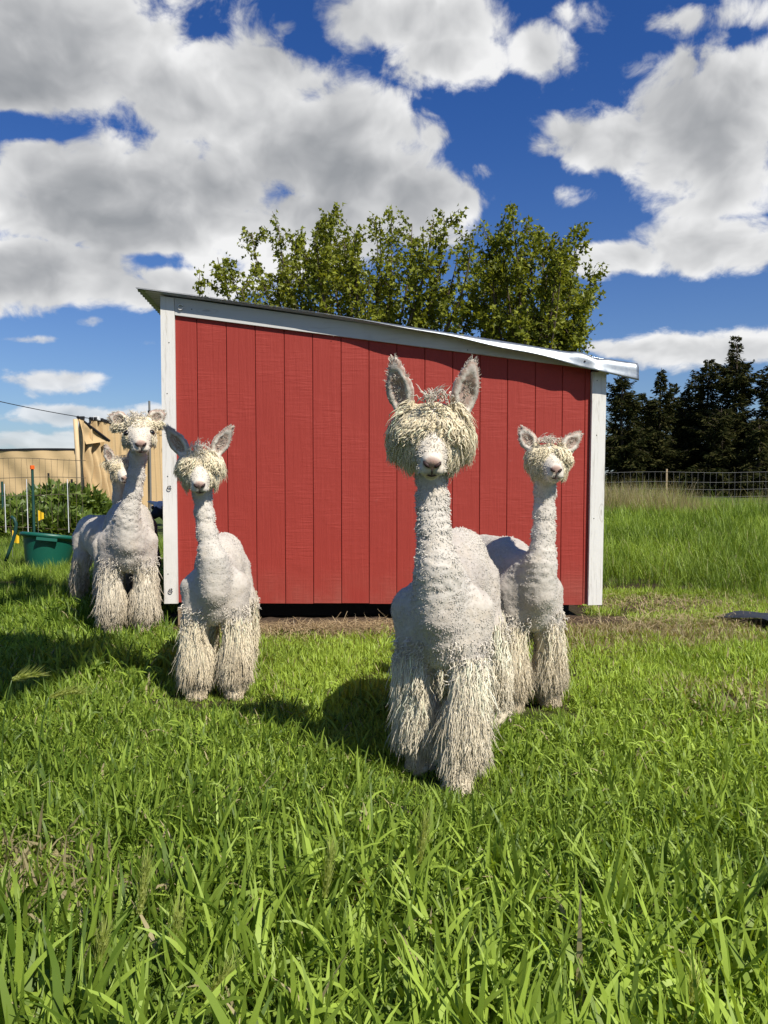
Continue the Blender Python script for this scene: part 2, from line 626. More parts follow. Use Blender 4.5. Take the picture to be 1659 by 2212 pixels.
# sheathing behind the boards, side, back wall and floor
q = MB()
q.hexa([(0, 0.016, z_bot(0) + .01), (U1, 0.016, z_bot(U1) + .01), (U1, 0.03, z_bot(U1) + .01), (0, 0.03, z_bot(0) + .01),
        (0, 0.016, z_roof(0) - .05), (U1, 0.016, z_roof(U1) - .05), (U1, 0.03, z_roof(U1) - .05), (0, 0.03, z_roof(0) - .05)])
q.build('sheathing', m_dark, shed)
for k, (ua, ub) in enumerate(((-0.075, -0.06), (U1 + 0.06, U1 + 0.075))):
    q = MB()
    q.hexa([(ua, 0.03, z_bot(ua)), (ub, 0.03, z_bot(ub)), (ub, SHED_D, z_bot(ub)), (ua, SHED_D, z_bot(ua)),
            (ua, 0.03, z_roof(ua) - .04), (ub, 0.03, z_roof(ub) - .04), (ub, SHED_D, z_roof(ub) - .04), (ua, SHED_D, z_roof(ua) - .04)])
    q.build('side_wall', m_red, shed)
q = MB()
q.hexa([(-.06, SHED_D, z_bot(0)), (U1 + .06, SHED_D, z_bot(U1)), (U1 + .06, SHED_D + .015, z_bot(U1)), (-.06, SHED_D + .015, z_bot(0)),
        (-.06, SHED_D, z_roof(-.06) - .04), (U1 + .06, SHED_D, z_roof(U1 + .06) - .04), (U1 + .06, SHED_D + .015, z_roof(U1 + .06) - .04), (-.06, SHED_D + .015, z_roof(-.06) - .04)])
q.build('back_wall', m_red, shed)
q = MB()
q.hexa([(-.05, 0.035, z_bot(0) + .02), (U1 + .05, 0.035, z_bot(U1) + .02), (U1 + .05, SHED_D - .01, z_bot(U1) + .02), (-.05, SHED_D - .01, z_bot(0) + .02),
        (-.05, 0.035, z_bot(0) + .06), (U1 + .05, 0.035, z_bot(U1) + .06), (U1 + .05, SHED_D - .01, z_bot(U1) + .06), (-.05, SHED_D - .01, z_bot(0) + .06)])
q.build('floor_deck', m_dark, shed)
for vv in (0.42, 1.3, 2.2):
    q = MB()
    q.box((0.0, vv, 0.0), (U1, vv + 0.1, 0.125))
    q.build('skid', m_dark, shed)
# white corner posts
ul0, ul1 = sh(350.5, 980, -.025)[0], sh(380.5, 980, -.025)[0]
q = MB()
zb = sh(366, 1304, -.025)[1]
q.hexa([(ul0, -.025, zb), (ul1, -.025, zb), (ul1, 0.03, zb), (ul0, 0.03, zb),
        (ul0, -.025, z_roof(ul0) - .03), (ul1, -.025, z_roof(ul1) - .03), (ul1, 0.03, z_roof(ul1) - .03), (ul0, 0.03, z_roof(ul0) - .03)])
pl = q.build('corner_post', m_post, shed)
ur0, ur1 = sh(1275, 1050, -.03)[0], sh(1305, 1050, -.03)[0]
zb2 = sh(1287, 1307, -.03)[1]
q = MB()
zt2 = sh(1290, 803, -.03)[1]
q.hexa([(ur0 - .004, -.03, zb2), (ur1 - .004, -.03, zb2), (ur1 - .004, 0.05, zb2), (ur0 - .004, 0.05, zb2),
        (ur0 + .008, -.03, zt2), (ur1 + .008, -.03, zt2 - .006), (ur1 + .008, 0.05, zt2 - .006), (ur0 + .008, 0.05, zt2)])
pr = q.build('corner_post', m_post, shed)
# rake trim under the roof edge
ue = sh(1276, 800, -.02)[0]
q = MB()
nseg = 12
for k in range(nseg):
    a = ul1 + .002 + (ue - ul1) * k / nseg
    b = ul1 + .002 + (ue - ul1) * (k + 1) / nseg
q.hexa([(ul1 + .002, -.022, z_trim_lo(ul1)), (ue, -.022, z_trim_lo(ue)), (ue, -.003, z_trim_lo(ue)), (ul1 + .002, -.003, z_trim_lo(ul1)),
        (ul1 + .002, -.022, z_roof(ul1) - .028), (ue, -.022, z_roof(ue) - .028), (ue, -.003, z_roof(ue) - .028), (ul1 + .002, -.003, z_roof(ul1) - .028)])
trim = q.build('rake_board', m_trim, shed)
# nail heads on posts and trim, screw eyes
nail = MB()
nail.ball((0, 0, 0), (0.004, 0.002, 0.004), 8, 5)
nail_me = nail.mesh('nail')
for px, py, v, par in ((362, 1029, -.026, pl), (365, 740, -.026, pl), (361, 850, -.026, pl), (363, 1240, -.026, pl), (384 + 30, 668, -.023, trim), (720, 727, -.023, trim), (1010, 768 - 12, -.023, trim),
                       (1290, 822, -.031, pr), (1283, 1120, -.031, pr), (1289, 940, -.031, pr)):
    u, z = sh(px, py, v)
    obj('nail', nail_me, m_iron, par, loc=(u, v, z))


def ring_mesh(r, w, gap=0.0):
    mb = MB()
    th = np.linspace(gap, 2 * math.pi - gap * 0.2, 18)
    mb.tube(np.stack([np.cos(th) * r, -0.008 + 0 * th, np.sin(th) * r], 1), w, 6)
    mb.tube([(r * math.cos(gap), -.008, r * math.sin(gap)), (r * .3, 0.004, r * 1.2)], w, 6)
    return mb.mesh('screw_eye', True)


for px, py, par in ((366, 1054, pl), (369, 1276, pl)):
    u, z = sh(px, py, -.027)
    obj('screw_eye', ring_mesh(0.013, 0.0028, 0.6), m_iron, par, loc=(u, -.027, z))
u, z = sh(390, 664, -.024)
obj('screw_eye', ring_mesh(0.018, 0.004, 0.3), m_post, trim, loc=(u, -.026, z))
# wood block propping the left corner
q = MB()
u0, u1 = sh(384, 1320)[0], sh(408, 1320)[0]
q.box((u0, 0.01, 0.0), (u1 + .08, 0.22, z_bot(0) - .035))
q.build('prop_block', m_raw, shed)

# corrugated roof sheet: ribs run down the slope
u_l = sh(293, 624, -.10)[0]
u_r = sh(1378, 790, -.12)[0]
vs = np.arange(-0.088, SHED_D + 0.12, 0.0095)
uss = np.linspace(u_l, u_r, 60)
UU, VV = np.meshgrid(uss, vs, indexing='ij')
corr = 0.009 * np.sin(VV * 2 * np.pi / 0.0762)
fade_front = np.clip((VV + 0.088) / 0.05, 0.25, 1)
ZZ = z_roof(UU) + corr * fade_front - 0.012 + 0.003 * np.sin(UU * 3.1)
sag = np.clip((UU - 1.0) / 2.2, 0, 1)
ZZ -= 0.045 * sag ** 1.5
mb = MB()
mb.grid(np.stack([UU, VV, ZZ], -1))
ro = mb.build('roof', m_galv, shed, smooth=True)
sol = ro.modifiers.new('thickness', 'SOLIDIFY')
sol.thickness = 0.003
sol.offset = 0
# folded edge strip along the near rake, torn loose and drooping at the low end
nu, nf = 150, 9
uf = np.linspace(u_l, u_r + .012, nu)
P = np.zeros((nu, nf, 3))
for i, u in enumerate(uf):
    s = min(max((u - 0.9) / (u_r - 0.9), 0), 1)
    droop = s ** 1.25
    ang = math.radians(12 + 66 * droop)
    w = 0.020 + 0.115 * droop + 0.020 * math.sin(u * 9) * s * (1 - s) * 2
    crease = 0.013 * math.exp(-((u - (u_r - .42)) / .07) ** 2) - 0.011 * math.exp(-((u - (u_r - .30)) / .05) ** 2)
    zz = z_roof(u) - 0.012 + 0.003 * math.sin(u * 3.1) - 0.045 * (np.clip((u - 1.0) / 2.2, 0, 1)) ** 1.5
    for k in range(nf):
        q_ = k / (nf - 1)
        bulge = 0.007 * math.sin(q_ * math.pi * 2.2 + u * 2.0) * droop
        aa = ang * (0.55 + 0.45 * q_)
        y = -0.081 - q_ * w * math.cos(aa) - bulge * 0.8 + crease * q_ * 1.5
        z = zz + 0.007 - q_ * w * math.sin(aa) + bulge * 0.4 + crease * (1 - q_)
        P[i, k] = (u, y, z)
mb = MB()
mb.grid(P)
fl = mb.build('roof_edge_strip', m_rooftop, shed, smooth=True, label='loose folded metal roof edge strip')
sol = fl.modifiers.new('thickness', 'SOLIDIFY')
sol.thickness = 0.002
sol.offset = 1
q = MB()
q.ball((0, 0, 0), (0.007, 0.004, 0.007), 8, 5)
ks = int(nu * .885)
obj('roof_screw', q.mesh('roof_screw'), m_iron, fl, loc=tuple(P[ks, 5] + np.array([0, -.004, .002])))

# soil bank along the foot of the wall
m_soil = simple('bare_soil', (0.060, 0.042, 0.028), 0.95, 0, 0.5, 24.0, bump=1.0, spec=0.1)
nu, nv = 150, 26
P = np.zeros((nu, nv, 3))
un = np.linspace(-0.15, U1 + 0.25, nu)
vn = np.linspace(-0.42, 0.30, nv)
A, B = np.meshgrid(un, vn, indexing='ij')
prof = np.exp(-((B + 0.04) / 0.14) ** 2)
edge = np.clip((A + 0.15) / .3, 0, 1) * np.clip((U1 + .25 - A) / .3, 0, 1)
hgt = 0.085 * prof * edge * (1 - 0.35 * np.clip(A / U1, 0, 1))
hgt += 0.016 * fbm(np.stack([A.ravel() * 9, B.ravel() * 9, 0 * A.ravel()], 1), 3, 3).reshape(A.shape) * edge
mb = MB()
mb.grid(np.stack([A, B, hgt - 0.012 - 0.03 * (1 - edge)], -1))
so = mb.build('soil_bank', m_soil, smooth=True, kind='structure')
so.location = SH_O
so.rotation_euler = (0, 0, SH_A)

# ------------------------------------------------------------------ trees behind the shed
def leaf_mat(name, a, b, trans=0.35, gloss=0.05):
    m = bpy.data.materials.new(name)
    m.use_nodes = True
    t = NT(m.node_tree)
    t.n.clear()
    tone = t.node('ShaderNodeAttribute', attribute_name='tone').outputs['Fac']
    c = t.mix(tone, a, b)
    d = t.node('ShaderNodeBsdfDiffuse')
    tr = t.node('ShaderNodeBsdfTranslucent')
    gl = t.node('ShaderNodeBsdfGlossy')
    gl.inputs['Roughness'].default_value = 0.45
    t.put(d.inputs['Color'], c)
    t.put(tr.inputs['Color'], t.mix(1.0, c, (1.25, 1.15, 0.55, 1), 'MULTIPLY'))
    m1 = t.node('ShaderNodeMixShader')
    m1.inputs[0].default_value = trans
    t.l.new(d.outputs[0], m1.inputs[1])
    t.l.new(tr.outputs[0], m1.inputs[2])
    m2 = t.node('ShaderNodeMixShader')
    m2.inputs[0].default_value = gloss
    t.l.new(m1.outputs[0], m2.inputs[1])
    t.l.new(gl.outputs[0], m2.inputs[2])
    o = t.node('ShaderNodeOutputMaterial')
    t.l.new(m2.outputs[0], o.inputs[0])
    return m


m_bark = simple('grey_brown_bark', (0.085, 0.065, 0.048), 0.9, 0, 0.4, 18.0, bump=0.8)
m_leaf = leaf_mat('maple_leaves', (0.088, 0.112, 0.013), (0.340, 0.370, 0.043), .4, .015)
R = random.Random(4)


def leaves(centres, dirs, size, seed, droop=0.6):
    """lobed leaves, five triangles each, as one mesh"""
    g = np.random.default_rng(seed)
    n = len(centres)
    d = dirs + g.normal(0, 0.55, (n, 3))
    d[:, 2] -= droop * g.uniform(0.3, 1.3, n)
    d /= np.linalg.norm(d, axis=1)[:, None]
    s = np.cross(d, g.normal(0, 1, (n, 3)))
    s /= np.linalg.norm(s, axis=1)[:, None]
    nn = np.cross(d, s)
    L = size * g.uniform(0.6, 1.35, n)[:, None]
    p = [centres,
         centres + d * L * 0.38 + s * L * 0.42 + nn * L * .10,
         centres + d * L * 0.55 + s * L * 0.16,
         centres + d * L * 1.0 - nn * L * .12,
         centres + d * L * 0.55 - s * L * 0.16,
         centres + d * L * 0.38 - s * L * 0.42 + nn * L * .10]
    v = np.stack(p, 1).reshape(-1, 3)
    f = np.array([[0, 1, 2], [0, 2, 3], [0, 3, 4], [0, 4, 5]])
    F = (np.arange(n)[:, None, None] * 6 + f[None]).reshape(-1, 3)
    tone = np.repeat(np.clip(g.normal(0.5, 0.28, n), 0, 1), 6)
    return v, F, tone


def broad_tree(base, fork_z, tips, nfill, crown, label, seed, leafsize, group='leafy trees behind the shed'):
    g = np.random.default_rng(seed)
    root = empty('maple_tree', base, label=label, cat='tree', group=group)
    b0 = np.array(base)
    q = MB()
    tz = np.linspace(0, fork_z, 9)
    q.tube(np.stack([0.05 * np.sin(tz * 2), 0.04 * np.cos(tz * 2.3), tz], 1), np.linspace(0.20, 0.13, 9), 10)
    q.build('trunk', m_bark, root, smooth=True)
    C, D = [], []
    (cx, cy, cz), (rx, ry, rz) = crown
    allt = [np.array(p) - b0 for p in tips]
    while len(allt) < len(tips) + nfill:
        v = g.uniform(-1, 1, 3)
        if (v ** 2).sum() < 1:
            allt.append(np.array((cx + rx * v[0], cy + ry * v[1], cz + rz * v[2])) - b0)
    for k, tip in enumerate(allt):
        st = np.array((0.05 * g.normal(), 0.05 * g.normal(), fork_z * g.uniform(0.7, 0.98)))
        out = np.array([tip[0], tip[1], 0.0])
        c1 = st + out * 0.38 + np.array([0, 0, 0.35 * (tip[2] - st[2])])
        c2 = tip - np.array([0, 0, 0.42 * (tip[2] - st[2])]) - out * 0.05 + g.normal(0, .12, 3)
        path = bez(st, c1, c2, tip, 16)
        q = MB()
        q.tube(path, np.linspace(0.055, 0.006, 16) * (1.0 if k < len(tips) else 0.8), 6)
        q.build('limb', m_bark, root, smooth=True)
        tw = MB()
        nt = int(20 if k < len(tips) else 14)
        for j in range(nt):
            s = g.uniform(0.30, 1.0) ** 0.75
            i = min(int(s * 15), 14)
            p0 = path[i] + (path[i + 1] - path[i]) * (s * 15 - i)
            tdir = path[i + 1] - path[i]
            tdir /= np.linalg.norm(tdir)
            rd = g.normal(0, 1, 3)
            rd[2] = abs(rd[2]) * 0.5 + 0.1
            rd /= np.linalg.norm(rd)
            dd = tdir * 0.55 + rd * 0.8
            dd /= np.linalg.norm(dd)
            ln = g.uniform(0.28, 0.75) * (1.15 - 0.65 * s)
            e = p0 + dd * ln + np.array([0, 0, 0.10 * ln])
            tw.tube(np.stack([p0, (p0 + e) / 2 + g.normal(0, .02, 3), e]), np.array([.008, .006, .003]), 3, caps=False)
            m = int(g.uniform(20, 36))
            tt = g.uniform(0.15, 1.05, m)
            # leaves gather in hanging bunches along the twig
            bun = np.round(tt * 4) / 4
            pos = p0 + np.outer(bun * 0.7 + tt * 0.3, e - p0) + g.normal(0, 0.045, (m, 3)) + np.array([0, 0, -0.02])
            C.append(pos)
            D.append(np.tile(dd * 0.5, (m, 1)))
        m = 40
        tt = g.uniform(0.72, 1.02, m)
        ii = np.clip((tt * 15).astype(int), 0, 14)
        C.append(path[ii] + g.normal(0, .055, (m, 3)))
        D.append(np.tile(tdir * 0.5, (m, 1)))
        tw.build('twigs', m_bark, root, kind='stuff')
    v, f, tone = leaves(np.concatenate(C), np.concatenate(D), leafsize, seed)
    obj('crown', mesh_np('crown', v, f, False, tone=tone), m_leaf, root, kind='stuff')
    return root


TY = 13.5


def tips_px(lst, spread):
    g = random.Random(9)
    return [tuple(at(x, y, TY + g.uniform(-spread, spread))) for x, y in lst]


bL = at(790, 1150, TY + .2)
bL.z = 0
cL = at(760, 620, TY)
broad_tree(tuple(bL), 1.9,
           tips_px([(428, 622), (470, 556), (500, 590), (545, 505), (520, 620), (602, 487), (640, 520), (688, 480), (714, 463), (745, 520), (765, 505), (815, 515), (846, 480), (890, 487), (905, 520),
                    (932, 488), (962, 476), (1016, 505), (990, 545), (1030, 560), (1020, 620), (850, 600), (600, 600), (700, 640), (780, 700), (900, 700), (640, 690)], 1.3),
           24, (tuple(cL), (2.0, 1.5, 1.15)), 'wide leafy tree rising behind the middle of the shed roof', 3, 0.085)
bR = at(1130, 1150, TY - .4)
bR.z = 0
cR = at(1140, 625, TY - .4)
broad_tree(tuple(bR), 1.8,
           tips_px([(1045, 570), (1040, 640), (1062, 520), (1086, 482), (1106, 468), (1141, 470), (1166, 503), (1212, 517), (1242, 512), (1275, 600), (1250, 665), (1195, 715), (1040, 600), (1120, 560), (1200, 600), (1060, 680), (1150, 700)], 1.0),
           16, (tuple(cR), (0.95, 1.1, 1.1)), 'narrower leafy tree behind the right half of the shed roof', 5, 0.085)

# a tree beside the photographer, out of view: its long limb throws the dappled shade on the left grass
KH = 1.0 / math.tan(SUN_EL)
shade_tips = []
for gx, gy, z in ((-2.0, 4.45, 6.8), (-2.25, 4.15, 7.0), (-2.35, 4.5, 6.6), (-2.1, 4.75, 7.1), (-2.5, 4.2, 6.9), (-2.2, 4.6, 7.4), (-1.95, 4.05, 6.7), (-2.45, 4.8, 7.2), (-2.2, 3.95, 7.3), (-1.85, 4.7, 6.9), (-2.6, 4.45, 7.5), (-3.2, 7.3, 7.2), (-3.7, 7.0, 6.8), (-3.5, 7.6, 7.0)):
    shade_tips.append((gx + math.sin(SUN_AZ) * KH * z, gy - math.cos(SUN_AZ) * KH * z, z))
broad_tree((-5.5, -3.6, 0.0), 5.0, shade_tips, 10, ((-5.2, -3.2, 7.6), (1.6, 1.5, 1.2)), 'tall leafy tree out of view that throws dappled shade on the left grass', 17, 0.20, 'shade tree')

# ------------------------------------------------------------------ conifers on the right
m_needle = leaf_mat('conifer_needles', (0.016, 0.022, 0.008), (0.075, 0.070, 0.024), 0.10, 0.0)


def conifer(base, h, rad, label, seed, bare=0.06, thin=1.0):
    g = np.random.default_rng(seed)
    root = empty('conifer_tree', base, label=label, cat='tree', group='dark conifers beyond the far fence')
    q = MB()
    zz = np.linspace(0, h * .985, 10)
    q.tube(np.stack([0.05 * np.sin(zz), 0.05 * np.cos(zz * .8), zz], 1), np.linspace(h * .022, 0.012, 10), 7)
    q.build('trunk', m_bark, root, smooth=True)
    br = MB()
    V, T = [], []
    z = h * bare
    while z < h * 0.985:
        rel = z / h
        L0 = rad * (1 - rel) ** 0.72 * (0.85 + 0.3 * math.sin(z * 2.3 + seed)) + 0.10
        if rel < .16:
            L0 *= 0.75 + rel * 1.5
        nb = int(6 + 6 * thin * (1 - rel))
        for k in range(nb):
            az = g.uniform(0, 2 * math.pi)
            L = L0 * g.uniform(0.55, 1.2)
            up = 0.35 * rel + g.uniform(-0.25, 0.12) - 0.12
            hd = np.array([math.cos(az), math.sin(az), 0])
            n = max(5, int(L / 0.10))
            s = np.linspace(0, 1, n)
            path = np.array([0, 0, z + g.uniform(-.1, .1)]) + np.outer(s * L, hd) + np.outer(up * L * s + 0.22 * L * s ** 2.2 * (0.2 + rel), [0, 0, 1])
            br.tube(path[::max(1, n // 4)], 0.012, 3, caps=False)
            side = np.array([-hd[1], hd[0], 0])
            for i in range(1, n):
                wd = (0.50 * (1 - s[i]) + 0.22) * min(1.0, L * .8 + .25)
                for sg in (-1, 1, -1, 1, 0):
                    d = hd * g.uniform(0.25, .8) + side * sg * g.uniform(.6, 1.1) + np.array([0, 0, g.uniform(-.65, .25)])
                    d = d / np.linalg.norm(d) * wd * g.uniform(.7, 1.35)
                    wv = np.cross(d, g.normal(0, 1, 3))
                    wv = wv / (np.linalg.norm(wv) + 1e-6) * g.uniform(.022, .055)
                    p = path[i] + g.normal(0, .03, 3)
                    V += [p - wv * .5, p + d * .5 - wv, p + d, p + d * .55 + wv]
                    T.append(g.uniform(0, 1) ** 1.6)
        z += g.uniform(0.20, 0.36) * (0.75 + h / 40)
    br.build('branches', m_bark, root, kind='stuff')
    V = np.array(V)
    n = len(V) // 4
    F = (np.arange(n)[:, None] * 4 + np.arange(4)[None]).astype(int)
    obj('crown', mesh_np('crown', V, F, False, tone=np.repeat(T, 4)), m_needle, root, kind='stuff')


CYD = 46.0
CON = [  # px, top py, depth, radius, label
    (1345, 795, 44, 2.3, 'broad dark conifer standing right behind the right shed post'),
    (1428, 790, 45, 1.75, 'slim pointed conifer standing alone beside the shed roof end'),
    (1482, 843, 47, 2.0, 'shorter conifer filling the dip between taller ones'),
    (1531, 772, 46, 2.4, 'tall conifer just left of the tallest one'),
    (1592, 724, 44, 2.9, 'tallest dark conifer near the right edge'),
    (1668, 785, 43, 2.5, 'dark conifer cut by the right edge of the view'),
    (1388, 850, 52, 2.3, 'conifer showing between the broad one and the slim one'),
    (1456, 825, 53, 2.2, 'conifer showing just right of the slim pointed one'),
    (1503, 810, 53, 2.3, 'conifer showing left of the tall pair'),
    (1405, 868, 50, 2.2, 'low conifer behind the slim pointed one'),
    (1560, 880, 42, 2.0, 'low bushy conifer in front of the tallest one'),
    (1640, 900, 41, 1.8, 'low bushy conifer near the right edge of the view'),
]
for k, (px, py, Y, rad, lab) in enumerate(CON):
    top = at(px, py, Y)
    conifer((top.x, Y, 0), top.z, rad, lab, 20 + k, bare=0.05 if k > 5 else 0.07, thin=1.0 if k != 1 else 0.7)

# ------------------------------------------------------------------ far wire fence on the right
m_wire = simple('galvanised_wire', (0.20, 0.20, 0.19), 0.5, 0.3)
m_stake = simple('weathered_stake', (0.45, 0.34, 0.20), 0.8)
FY = 19.0
fr = empty('wire_fence', (8, FY, 0), label='long woven wire fence along the far side of the right field', cat='fence')
mb = MB()
x0, x1 = 3.5, 15.0
hz = [0.42, 0.60, 0.78, 0.96, 1.20]
for z in hz:
    xx = np.linspace(x0, x1, 40)
    mb.tube(np.stack([xx - 8, 0 * xx, z + 0.012 * np.sin(xx * 2.1)], 1), 0.0032, 4, caps=False)
for x in np.arange(x0, x1, 0.152):
    j = R.uniform(-.02, .02)
    mb.tube([(x - 8, 0, .05), (x - 8 + j, 0, .7), (x - 8, 0, 1.2)], 0.0022, 3, caps=False)
mb.build('wire_mesh', m_wire, fr)
for px, topz in ((1441, 1.28),):
    x = at(px, 1030, FY).x
    q = MB()
    q.box((x - 8 - .018, .012, 0), (x - 8 + .018, .045, topz))
    q.build('post', m_stake, fr)

# ------------------------------------------------------------------ left side: shade cloth, netting, garden, tub
m_cloth, t, bs = material('tan_shade_cloth')
oc = t.node('ShaderNodeTexCoord').outputs['Object']
wv = t.noise(t.vmath('MULTIPLY', oc, (2.0, 2.0, 60.0)), 1.0, 3.0)
wv2 = t.noise(oc, 3.0, 5.0, .6)
t.put(bs.inputs['Base Color'], t.mix(t.math('MULTIPLY', t.math('ADD', wv, wv2), 0.5), (0.47, 0.33, 0.165), (0.66, 0.48, 0.265)))
bs.inputs['Roughness'].default_value = 0.9
bs.inputs['Specular IOR Level'].default_value = 0.1
m_hem = simple('black_hem', (0.012, 0.012, 0.014), 0.7)

# far screen across the garden
FYB = 25.0
pa, pb = at(-160, 972, FYB), at(215, 969, FYB)
root = empty('shade_screen', (0, FYB, 0), label='long tan shade cloth screen across the far end of the garden', cat='screen')
nx, nz = 120, 14
xx = np.linspace(pa.x, pb.x, nx)
zt = 1.98 + 0.025 * np.abs(np.sin((xx) * 1.02)) - .012
P = np.zeros((nx, nz, 3))
for j in range(nz):
    s = j / (nz - 1)
    P[:, j, 0] = xx
    P[:, j, 1] = 0.05 * np.sin(xx * 1.9 + s * 2) * s + 0.02 * np.sin(xx * 7 + 9 * s)
    P[:, j, 2] = 0.42 + (zt - 0.42) * s
mb = MB()
mb.grid(P)
mb.build('cloth', m_cloth, root, smooth=True)
mb = MB()
mb.grid(np.stack([np.stack([xx, P[:, -1, 1] - .01, zt - .05], 1), np.stack([xx, P[:, -1, 1] - .01, zt + .025], 1)], 1))
mb.build('hem', m_hem, root)
for x in np.arange(pa.x, pb.x, 2.4):
    q = MB()
    q.tube([(x, .08, 0), (x, .08, 2.0)], .03, 6)
    q.build('post', m_hem, root)

# near screen: bunched end on a pole, then a run going back behind the shed
NY = 14.5
e0, e1 = at(166, 905, NY), at(372, 941, 17.0)
root = empty('shade_curtain', (e0.x, e0.y, 0), label='tan shade cloth hanging in folds from a pole left of the shed', cat='screen')
L2 = Vector((e1.x - e0.x, e1.y - e0.y, 0))
Ln = L2.length
dh = L2 / Ln
pn = Vector((dh.y, -dh.x, 0))
if pn.y > 0:
    pn = -pn
nx, nz = 200, 30
P = np.zeros((nx, nz, 3))
zbot = 0.40
for i in range(nx):
    s = i / (nx - 1)
    d = s * Ln
    fold = math.exp(-max(0, d - 0.62) / 0.25) if d > 0.62 else 1.0
    for j in range(nz):
        k = j / (nz - 1)
        ztop = 2.20 + (2.10 - 2.20) * s + 0.03 * math.sin(d * 3.3)
        dip = 0.16 * math.exp(-((d - .20) / .06) ** 2)
        ztop -= dip
        amp = 0.11 * fold * (0.55 + 0.45 * math.sin(k * 2.6 + d * 3)) + 0.02
        off = amp * math.sin(d * 34 + 1.5 * math.sin(k * 3.0 + d * 5)) + 0.03 * fold * math.sin(d * 71 + k * 9)
        off += 0.035 * (1 - fold) * math.sin(d * 3.2)
        dx = 0.06 * (1 - k) * (s < .4)
        p = dh * (d + dx) + pn * off
        P[i, j] = (p.x, p.y, zbot + (ztop - zbot) * k)
mb = MB()
mb.grid(P)
mb.build('cloth', m_cloth, root, smooth=True)
mb = MB()
H = np.stack([P[:, -1] + np.array(pn) * .012 + np.array([0, 0, -.045]), P[:, -1] + np.array(pn) * .012 + np.array([0, 0, .02])], 1)
mb.grid(H)
mb.build('hem', m_hem, root, smooth=True)
# loose corner flap folded over, with its black hem
f0 = np.array([0.0, -.02, 2.21])
f1 = np.array(dh) * .64 + np.array(pn) * .16 + np.array([0, 0, 1.78])
f2 = np.array(dh) * .10 + np.array(pn) * .12 + np.array([0, 0, 1.70])
mb = MB()
G = np.zeros((10, 6, 3))
for i in range(10):
    for j in range(6):
        a = f0 + (f1 - f0) * i / 9
        b = f0 + (f2 - f0) * i / 9
        G[i, j] = a + (b - a) * j / 5 + np.array(pn) * 0.05 * math.sin(i * .7) * math.sin(j * .6)
mb.grid(G)
mb.build('corner_flap', m_cloth, root, smooth=True)
mb = MB()
mb.tube(G[:, 0] + np.array(pn) * .02, .028, 5)
mb.build('flap_hem', m_hem, root)
m_pole = simple('tan_wrapped_pole', (0.62, 0.46, 0.26), 0.7)
q = MB()
q.tube([(.07, -.12, 0), (.06, -.12, 1.2), (.02, -.12, 2.16)], 0.042, 9)
q.build('pole', m_pole, root, smooth=True)
m_white = simple('white_plastic', (0.75, 0.76, 0.76), 0.5)
for d in (0.50, 0.58, .92):
    q = MB()
    p = dh * d
    q.box((p.x - .03, p.y - .09, 2.18), (p.x + .03, p.y - .04, 2.26))
    q.build('clip', m_white, root)
# overhead wire running to the pole
a, b = at(-120, 838, 13.0), at(168, 900, NY)
b2 = at(372, 930, 16.8)
q = MB()
tt = np.linspace(0, 1, 14)
pts = np.array([np.array(a) + (np.array(b) - np.array(a)) * s - np.array([0, 0, .12 * s * (1 - s)]) for s in tt] + [np.array(b2)])
q.tube(pts - np.array(b), 0.007, 4)
q.build('overhead_wire', m_hem, loc=b, label='thin dark wire running down to the curtain pole from upper left', cat='wire')
# slim mast behind the leftmost animal
p = at(323, 905, 16.2)
root = empty('mast', (p.x, 16.2, 0), label='slim grey mast poking up beside the left shed post', cat='mast')
q = MB()
q.tube([(0, 0, 0), (0, 0, at(323, 866, 16.2).z)], .022, 6)
q.build('pole', m_wire, root)
q = MB()
zz = at(323, 893, 16.2).z
q.tube([(0, 0, zz - .05), (0, 0, zz + .06)], .035, 8)
q.build('insulator', m_hem, root)

# garden netting with stakes
GYD = 12.5
root = empty('garden_netting', (-5.5, GYD, 0), label='sagging wire garden netting on thin stakes at far left', cat='fence')
mb = MB()
xa, xb = at(-150, 1000, GYD).x, at(185, 1000, GYD).x
ztop = at(80, 992, GYD).z
xx = np.linspace(xa, xb, 60)
for z, amp in ((ztop, .02), (ztop - .30, .012), (ztop - .58, .015), (0.25, .02)):
    mb.tube(np.stack([xx + 5.5, 0 * xx, z + amp * np.sin(xx * 3 + z * 5)], 1), 0.0045, 4, caps=False)
for x in np.arange(xa, xb, 0.098):
    pts = [(x + 5.5 + R.uniform(-.014, .014), R.uniform(-.01, .01), z) for z in np.linspace(ztop + .01, .05, 6)]
    mb.tube(pts, 0.0030, 3, caps=False)
m_net = simple('brown_net_wire', (0.13, 0.10, 0.07), 0.7)
mb.build('wire_mesh', m_net, root)


def stake(px, ptop, pbot, r, mat, Y, name='stake', cap=None):
    x = at(px, 1050, Y).x + 5.5
    q = MB()
    q.tube([(x, Y - GYD - .02, max(0, at(px, pbot, Y).z)), (x - .01, Y - GYD - .02, at(px, ptop, Y).z)], r, 6)
    o = q.build(name, mat, root)
    if cap:
        q = MB()
        z = at(px, ptop, Y).z
        q.tube([(x - .01, Y - GYD - .02, z - .01), (x - .01, Y - GYD - .02, z + .05)], .036, 8)
        q.build('cap', cap, o)


m_tpost = simple('green_steel_post', (0.02, 0.075, 0.06), 0.5, 0.2)
m_orange = simple('orange_plastic', (0.85, 0.13, 0.015), 0.5)
stake(73, 1012, 1160, .021, m_tpost, GYD, 'steel_post', m_orange)
stake(7, 1040, 1140, .020, m_tpost, GYD + 1, 'steel_post')
stake(107, 1022, 1090, .020, m_hem, GYD + 4, 'steel_post')
stake(157, 1035, 1090, .022, m_hem, GYD + 3, 'steel_post')
for px, a, b in ((148, 1035, 1150), (60, 1035, 1150), (12, 1045, 1150)):
    stake(px, a, b, .0055, m_white, GYD - .1)

